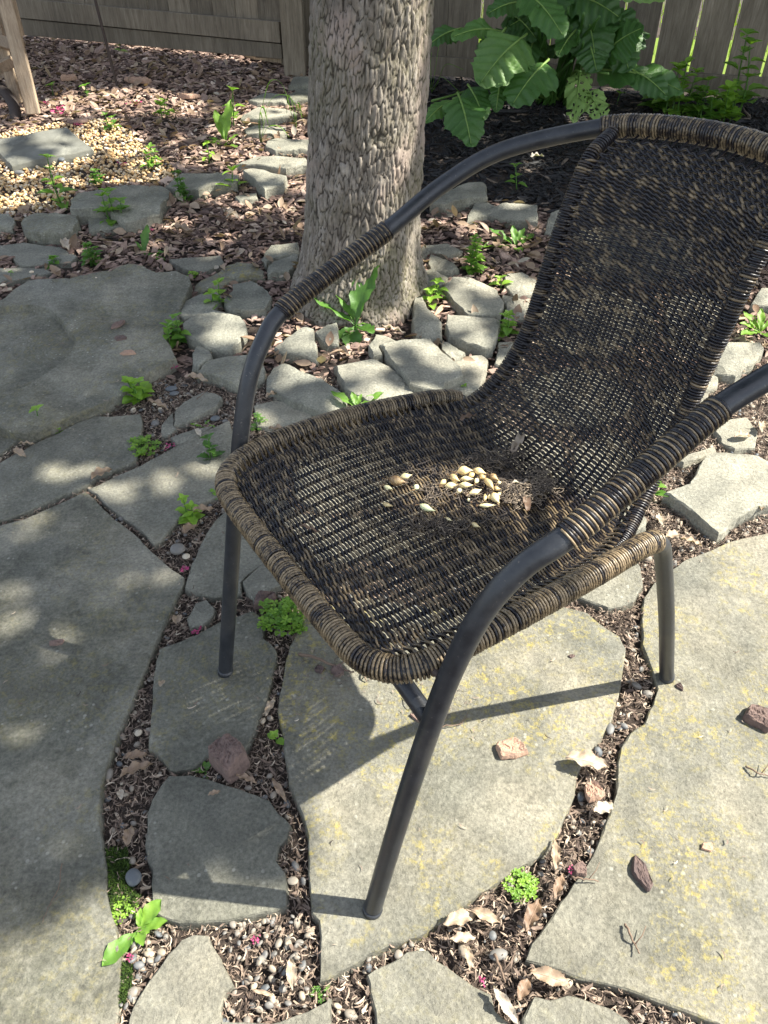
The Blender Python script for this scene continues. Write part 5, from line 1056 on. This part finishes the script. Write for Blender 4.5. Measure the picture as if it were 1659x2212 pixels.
# back side tubes
bs = [(.215, .335, .462), (.203, .39, .457), (.185, .433, .468), (.170, .474, .503), (.161, .512, .562), (.159, .533, .62), (.159, .553, .70), (.159, .577, .78), (.161, .605, .838), (.168, .655, .866)]
for sg in (1, -1):
    P, _ = resample(catmull([(sg*x, y, z) for x, y, z in bs], 10), .004); S = Soup(); tube(S, P, .0078, 12, .5); o = build_l(S, 'back_side_tube', M['metal'])
    S = Soup(); helix(S, P[6:], .0078+.0018, .0041, .0018, .0018, (.42,), jitter=.2); build_l(S, 'back_rim_wrap', M['wickerdark'])
# cross bar under the seat, weld brackets, feet
S = Soup(); tube(S, np.array([(.262, .036, .40), (.1, .045, .405), (-.1, .045, .405), (-.262, .036, .40)]), .0115, 14, .5); build_l(S, 'cross_bar', M['metal'])
for sg in (1, -1):
    S = Soup(); tube(S, catmull([(sg*.236, .04, .468), (sg*.252, .044, .474), (sg*.270, .050, .468)], 4), [.006, .0055, .005, .005, .005, .005, .005, .006, .008], 10, .6); build_l(S, 'weld_bracket', M['rust'])
    S = Soup(); tube(S, np.array([(sg*.2582, -.046, -.001), (sg*.2585, -.0435, .012)]), .0142, 16, .3); build_l(S, 'foot_cap', M['metal'])
    S = Soup(); tube(S, np.array([(sg*.2005, .642, -.001), (sg*.2008, .638, .012)]), .0142, 16, .3); build_l(S, 'foot_cap', M['metal'])
# woven surface
prof = np.array([(-.006, .465, .188), (.02, .469, .218), (.05, .473, .232), (.12, .478, .240), (.22, .477, .240), (.31, .471, .232), (.37, .464, .214), (.41, .465, .196), (.44, .477, .180), (.475, .506, .168), (.512, .562, .160), (.533, .62, .158), (.553, .70, .158), (.577, .78, .158), (.602, .836, .160)])
pc = catmull(prof, 12); ds = np.linalg.norm(np.diff(pc[:, :2], axis=0), axis=1); sl = np.concatenate([[0], np.cumsum(ds)]); SLN = sl[-1]
arcP = part_path(loopR, (.19, .668, .866), (-.19, .668, .866)); oa = np.argsort(arcP[:, 0]); arcX = arcP[oa]
def surf(u, s):
    """u -1..1 across, s metres along from the front edge; beyond SLN blends up to the top rail"""
    sc_ = np.clip(s, 0, SLN); y = np.interp(sc_, sl, pc[:, 0]); z = np.interp(sc_, sl, pc[:, 1]); w = np.interp(sc_, sl, pc[:, 2])
    seatness = np.clip(1-(sc_-.40)/.08, 0, 1)
    x = u*w; z = z - seatness*.010*(1-u*u)*np.clip(sc_/.06, 0, 1); y = y + (1-seatness)*.022*(1-u*u)
    k = np.clip((s-SLN)/.05, 0, 1)
    ax_ = u*.172; ay = np.interp(ax_, arcX[:, 0], arcX[:, 1]); az = np.interp(ax_, arcX[:, 0], arcX[:, 2])
    return np.stack([x*(1-k)+ax_*k, y*(1-k)+(ay-.004)*k, z*(1-k)+(az-.008)*k], -1)
def surf_n(u, s):
    e = 1e-3; a = surf(u+e, s)-surf(u-e, s); b = surf(u, s+e)-surf(u, s-e); n = np.cross(a, b); return n/(np.linalg.norm(n, axis=1)[:, None]+1e-9)
NW = 21; SEG = 5; nu = (NW+1)*SEG*1+1
S1, S2 = Soup(), Soup(); pitch = .00262; ns = int((SLN+.035)/pitch)
for k in range(ns):
    s0 = .003 + k*pitch
    u = np.linspace(-1, 1, nu); ph = PI*(u+1)/2*(NW+1)
    sgn = 1 if k % 2 else -1; pairph = (k//2) % 2
    edge = np.clip((np.abs(u)-.86)/.14, 0, 1); edge = edge*edge*(3-2*edge)
    amp = .0019*(1-edge)
    w_ = np.cos(ph)
    if k % 2 == 0: rowj = RNG.normal(0, .00012)
    # twined pair: the two strands swap sides of the rib
    off_n = amp*w_*sgn*1.0 + edge*(.0100 if s0 < .40 else .0075)*sgn
    off_s = -.0020*np.sin(ph)*sgn*(1-edge) + rowj + edge*.0034*(1 if (k//2) % 2 else -1)*sgn
    s = s0 + off_s + .0022*np.sin(u*2.2+(k//2)*.04)
    if s0 > SLN: s = s0 + off_s
    P = surf(u, s); n = surf_n(u, s); P = P + n*off_n[:, None]
    tn = .50 + RNG.normal(0, .05) + np.interp(u, np.linspace(-1, 1, 44), RNG.normal(0, .17, 44))
    back = s0 > .40
    tube(S2 if back else S1, P, .00202 if back else .00152, 6, tn - (.06 if back else 0), False)
build_l(S1, 'seat_weave', M['wicker']); build_l(S2, 'back_weave', M['wickerdark'])
S = Soup()
for k in range(1, NW+1):
    u0 = -1+2*k/(NW+1)
    for d in (-.0011, .0011):
        s = np.linspace(-.004, SLN+.05, 170); u = np.full(170, u0); P = surf(u+d/.22, s); P = P; tube(S, P, .0011, 5, .25 + RNG.normal(0, .1), False)
build_l(S, 'warp_ribs', M['wickerdark'])
# second sparse layer of strands under the seat side edges (they come round the bottom of the rim)
for sg in (1, -1):
    S = Soup()
    for k in range(0, int(.40/.0055)):
        s0 = .02+k*.0055
        u = sg*np.linspace(.70, 1.02, 8); s = s0 + .010*np.linspace(1, 0, 8)*(1 if k % 2 else -1); P = surf(u, s); P[:, 2] -= np.linspace(.001, .012, 8)
        tube(S, P, .0012, 5, .45+RNG.normal(0, .15), False)
    build_l(S, 'edge_strands', M['wicker'])
chM = Matrix.Translation((CX, CY, 0)) @ Matrix.Rotation(g_yaw-PI/2, 4, 'Z'); chI = chM.inverted()
def on_seat(px, lift=0.0):
    z = .47
    for _ in range(4):
        p = GZ(px, z); l = chI @ p; s = float(np.interp(l.y, pc[:60, 0], sl[:60])); q = surf(np.array([max(-1, min(1, l.x/.24))]), np.array([s]))[0]; z = float(q[2])+.003+lift
    return GZ(px, z)

# bulbs on the seat
def bulb(px, L, wd, yd, tone, label, lift=0.0, pitch=0.0):
    b = on_seat(cp('B', *px), lift); m = mpp(b)*.2645; L *= m*1.15; wd *= m*.95; S = Soup(); n = 18
    t = np.linspace(0, 1, n); r = np.where(t < .42, np.sin(t/.42*PI/2)**.75, np.abs(np.cos((np.clip((t-.42)/.58, 0, 1))*PI/2))**1.9*.92+.08)*wd/2; r[0] = wd*.05; r[-1] = wd*.03
    P = np.stack([t*L-L*.4, .06*L*np.sin(t*3+px[0]), 0*t], 1); tube(S, P, r, 14, tone)
    for q in range(3):
        a = random.uniform(-.8, .8); tube(S, catmull([(-L*.4, 0, 0), (-L*.4-.3*wd, a*wd*.4, -.1*wd), (-L*.4-.6*wd, a*wd*.8, random.uniform(-.2, .1)*wd)], 4), .0004, 4, 0)
    o = S.build('flower_bulb', M['bulb']); o.location = b+Vector((0, 0, wd*.42)); o.rotation_euler = (0, math.radians(-pitch), math.radians(yd)); tag(o, label, 'bulb', 'small flower bulbs drying on the seat')
BL = [((575, 530), 130, 62, 325, .95, 'plump greenish white bulb lying alone in front of the pile'), ((495, 365), 55, 50, 60, .95, 'small round pale bulb left of the pile'), ((400, 280), 95, 62, 15, .6, 'cream bulb on the left beside a brown husk'), ((330, 320), 140, 92, 340, .05, 'largest bulb in a grey brown husk at far left'), ((262, 360), 75, 38, 320, .75, 'little slanting bulb below the brown husk one'), ((255, 500), 85, 40, 330, .35, 'brownish bulb at the lower left'), ((752, 618), 70, 32, 320, .6, 'slim cream bulb in front of the pile'), ((970, 668), 80, 44, 330, .45, 'tan bulb furthest front right'), ((925, 462), 40, 28, 110, .75, 'tiny bulb just below the pile'),
 ((715, 325), 80, 50, 35, .45, 'pinkish bulb at the left end of the pile'), ((770, 355), 105, 66, 10, .5, 'two-toned bulb low at the left of the pile'), ((845, 390), 95, 52, 50, .7, 'smooth cream bulb at the front left of the pile'), ((965, 405), 110, 58, 25, .6, 'fat cream bulb at the middle front of the pile'), ((1060, 508), 120, 40, 355, .7, 'long pale bulb at the front foot of the pile'), ((1052, 445), 85, 36, 85, .4, 'narrow brown streaked bulb at the front of the pile'), ((1140, 455), 120, 78, 290, .5, 'stout bulb at the front right corner of the pile'), ((1090, 440), 60, 34, 80, .75, 'slim bulb between the streaked and the stout ones')]
for p, L, w, yd, tn, lab in BL: bulb(p, L, w, yd, tn, lab)
BU = [((880, 245), 115, 82, 10, .4, 'topmost brown and cream bulb of the pile', .012), ((1000, 240), 100, 62, 340, .45, 'upper right cream bulb with dark base', .012), ((800, 290), 100, 60, 320, .25, 'greyish husked bulb at the upper left of the pile', .008), ((900, 295), 90, 46, 5, .65, 'yellow bulb lying across the middle of the pile', .010), ((890, 345), 100, 56, 350, .5, 'freckled bulb in the centre of the pile', .008), ((985, 310), 66, 42, 60, .7, 'yellow bulb behind the centre of the pile', .008), ((1080, 330), 150, 56, 285, .3, 'long brown bulb sloping down the right of the pile', .010), ((1120, 285), 90, 60, 320, .1, 'dirty bulb at the back right of the pile', .008), ((1168, 325), 40, 36, 20, .6, 'small round bulb at the far right of the pile', .004), ((1145, 375), 60, 44, 0, .2, 'brown bulb in the right gap of the pile', .004), ((1170, 420), 60, 34, 60, .45, 'thin bulb tucked at the right end', .002), ((805, 315), 60, 40, 300, .7, 'yellow bulb tip under the husked one', .004), ((940, 265), 70, 50, 40, .35, 'brown bulb wedged between the top two', .010), ((1030, 280), 70, 44, 300, .25, 'dark streaked bulb behind the long brown one', .010)]
for p, L, w, yd, tn, lab, lf_ in BU: bulb(p, L, w, yd, tn, lab, lf_)
# roots, crumbs and dead bits on the seat
S = Soup()
def root(p, L, r, tone, up=.006):
    a = random.uniform(0, 6.3); P = [Vector(p)]
    for _ in range(5):
        a += random.gauss(0, .9); P.append(P[-1]+Vector((math.cos(a), math.sin(a), 0))*L/5 + Vector((0, 0, random.uniform(-.25, .3)*L/5)))
    zmin = p[2]-.001
    P = [Vector((q.x, q.y, max(q.z, zmin))) for q in P]
    tube(S, catmull(P, 3), r, 4, tone, False)
cl_ = [(940, 330, 260, 110, 260), (1250, 330, 150, 110, 300), (1500, 330, 160, 60, 260), (1350, 440, 170, 70, 180), (620, 420, 150, 80, 70), (750, 680, 220, 60, 170), (600, 640, 120, 60, 90), (1050, 600, 200, 40, 60), (1100, 130, 330, 70, 190), (400, 250, 160, 80, 60), (900, 250, 330, 130, 170), (1500, 230, 160, 100, 120), (350, 700, 170, 70, 40), (-100, 500, 300, 300, 40), (1300, 60, 200, 80, 100)]
for cx, cy, rx, ry, nn in cl_:
    for _ in range(int(nn*.65)):
        px = cp('B', random.gauss(cx, rx*.45), random.gauss(cy, ry*.45)); p = on_seat(px, random.uniform(0, .006)); root(p, random.uniform(.008, .03), random.uniform(.0003, .0008), min(1, max(0, random.gauss(.42 if cx < 1300 else .6, .22))))
o = S.build('root_litter', M['roots']); tag(o, 'tangle of dry roots and soil crumbs around the bulbs on the seat', 'root litter', kind='stuff')
# a few dead leaf slivers on the seat
def sliver(a, b, w, label, tone):
    p, q = on_seat(cp('5', *a), .003), on_seat(cp('5', *b), .004); c = (p+q)/2; V, Fc = leaf_shape(8, 1, .1, .5, broad=w, wave=.3); d = q-p
    S = Soup(); S.add(V*d.length - np.array([0, d.length/2, 0]), Fc, tone); o = S.build('leaf_sliver', M['dryleaf']); o.location = c+Vector((0, 0, .003)); o.rotation_euler = (math.atan2(d.z, d.xy.length), 0, math.atan2(d.y, d.x)-PI/2); tag(o, label, 'dry leaf', 'dry slivers on the chair')
sliver((1105, 180), (1055, 255), .1, 'straight tan sliver at the back of the seat', .8); sliver((1130, 140), (1165, 205), .09, 'grey sliver where seat meets back', .55); sliver((880, 140), (940, 115), .16, 'curled brown petal by the far rear corner', .3); sliver((1045, 360), (1150, 345), .06, 'long twisted pale husk right of the bulbs', .85); sliver((1108, 400), (1118, 450), .16, 'dark flat scrap right of the bulbs', .1); sliver((330, 500), (400, 520), .1, 'small dry scrap at the front left of the seat', .3)

# ---------------------------------------------------------------- light, world, camera
sun = bpy.data.lights.new('sun', 'SUN'); sun.energy = 4.9; sun.angle = math.radians(.53); sun.color = (1, .955, .85)
so = bpy.data.objects.new('sun', sun); COL.objects.link(so); so.rotation_euler = Vector(SUN).to_track_quat('Z', 'Y').to_euler()
w = bpy.data.worlds.new('World'); SC.world = w; w.use_nodes = True; nt = w.node_tree; bg = nt.nodes['Background']
sky = nt.nodes.new('ShaderNodeTexSky'); sky.sky_type = 'NISHITA'; sky.sun_disc = False
el = math.atan2(SUN[2], math.hypot(SUN[0], SUN[1])); sky.sun_elevation = el; sky.sun_rotation = math.atan2(SUN[0], SUN[1])
hs = nt.nodes.new('ShaderNodeHueSaturation'); hs.inputs['Saturation'].default_value = .55; nt.links.new(sky.outputs[0], hs.inputs['Color']); nt.links.new(hs.outputs[0], bg.inputs[0]); bg.inputs[1].default_value = .115
cam = bpy.data.cameras.new('camera'); cam.sensor_fit = 'HORIZONTAL'; cam.sensor_width = 36; cam.lens = 36*F/1659; cam.clip_start = .02; cam.clip_end = 300
co = bpy.data.objects.new('camera', cam); COL.objects.link(co); co.location = (0, 0, H); co.rotation_euler = (PI/2-TH, 0, 0); SC.camera = co
SC.view_settings.view_transform = 'Standard'; SC.view_settings.look = 'None'; SC.view_settings.exposure = 1.6; SC.view_settings.gamma = 1
SC.cycles.max_bounces = 6; SC.cycles.use_denoising = True
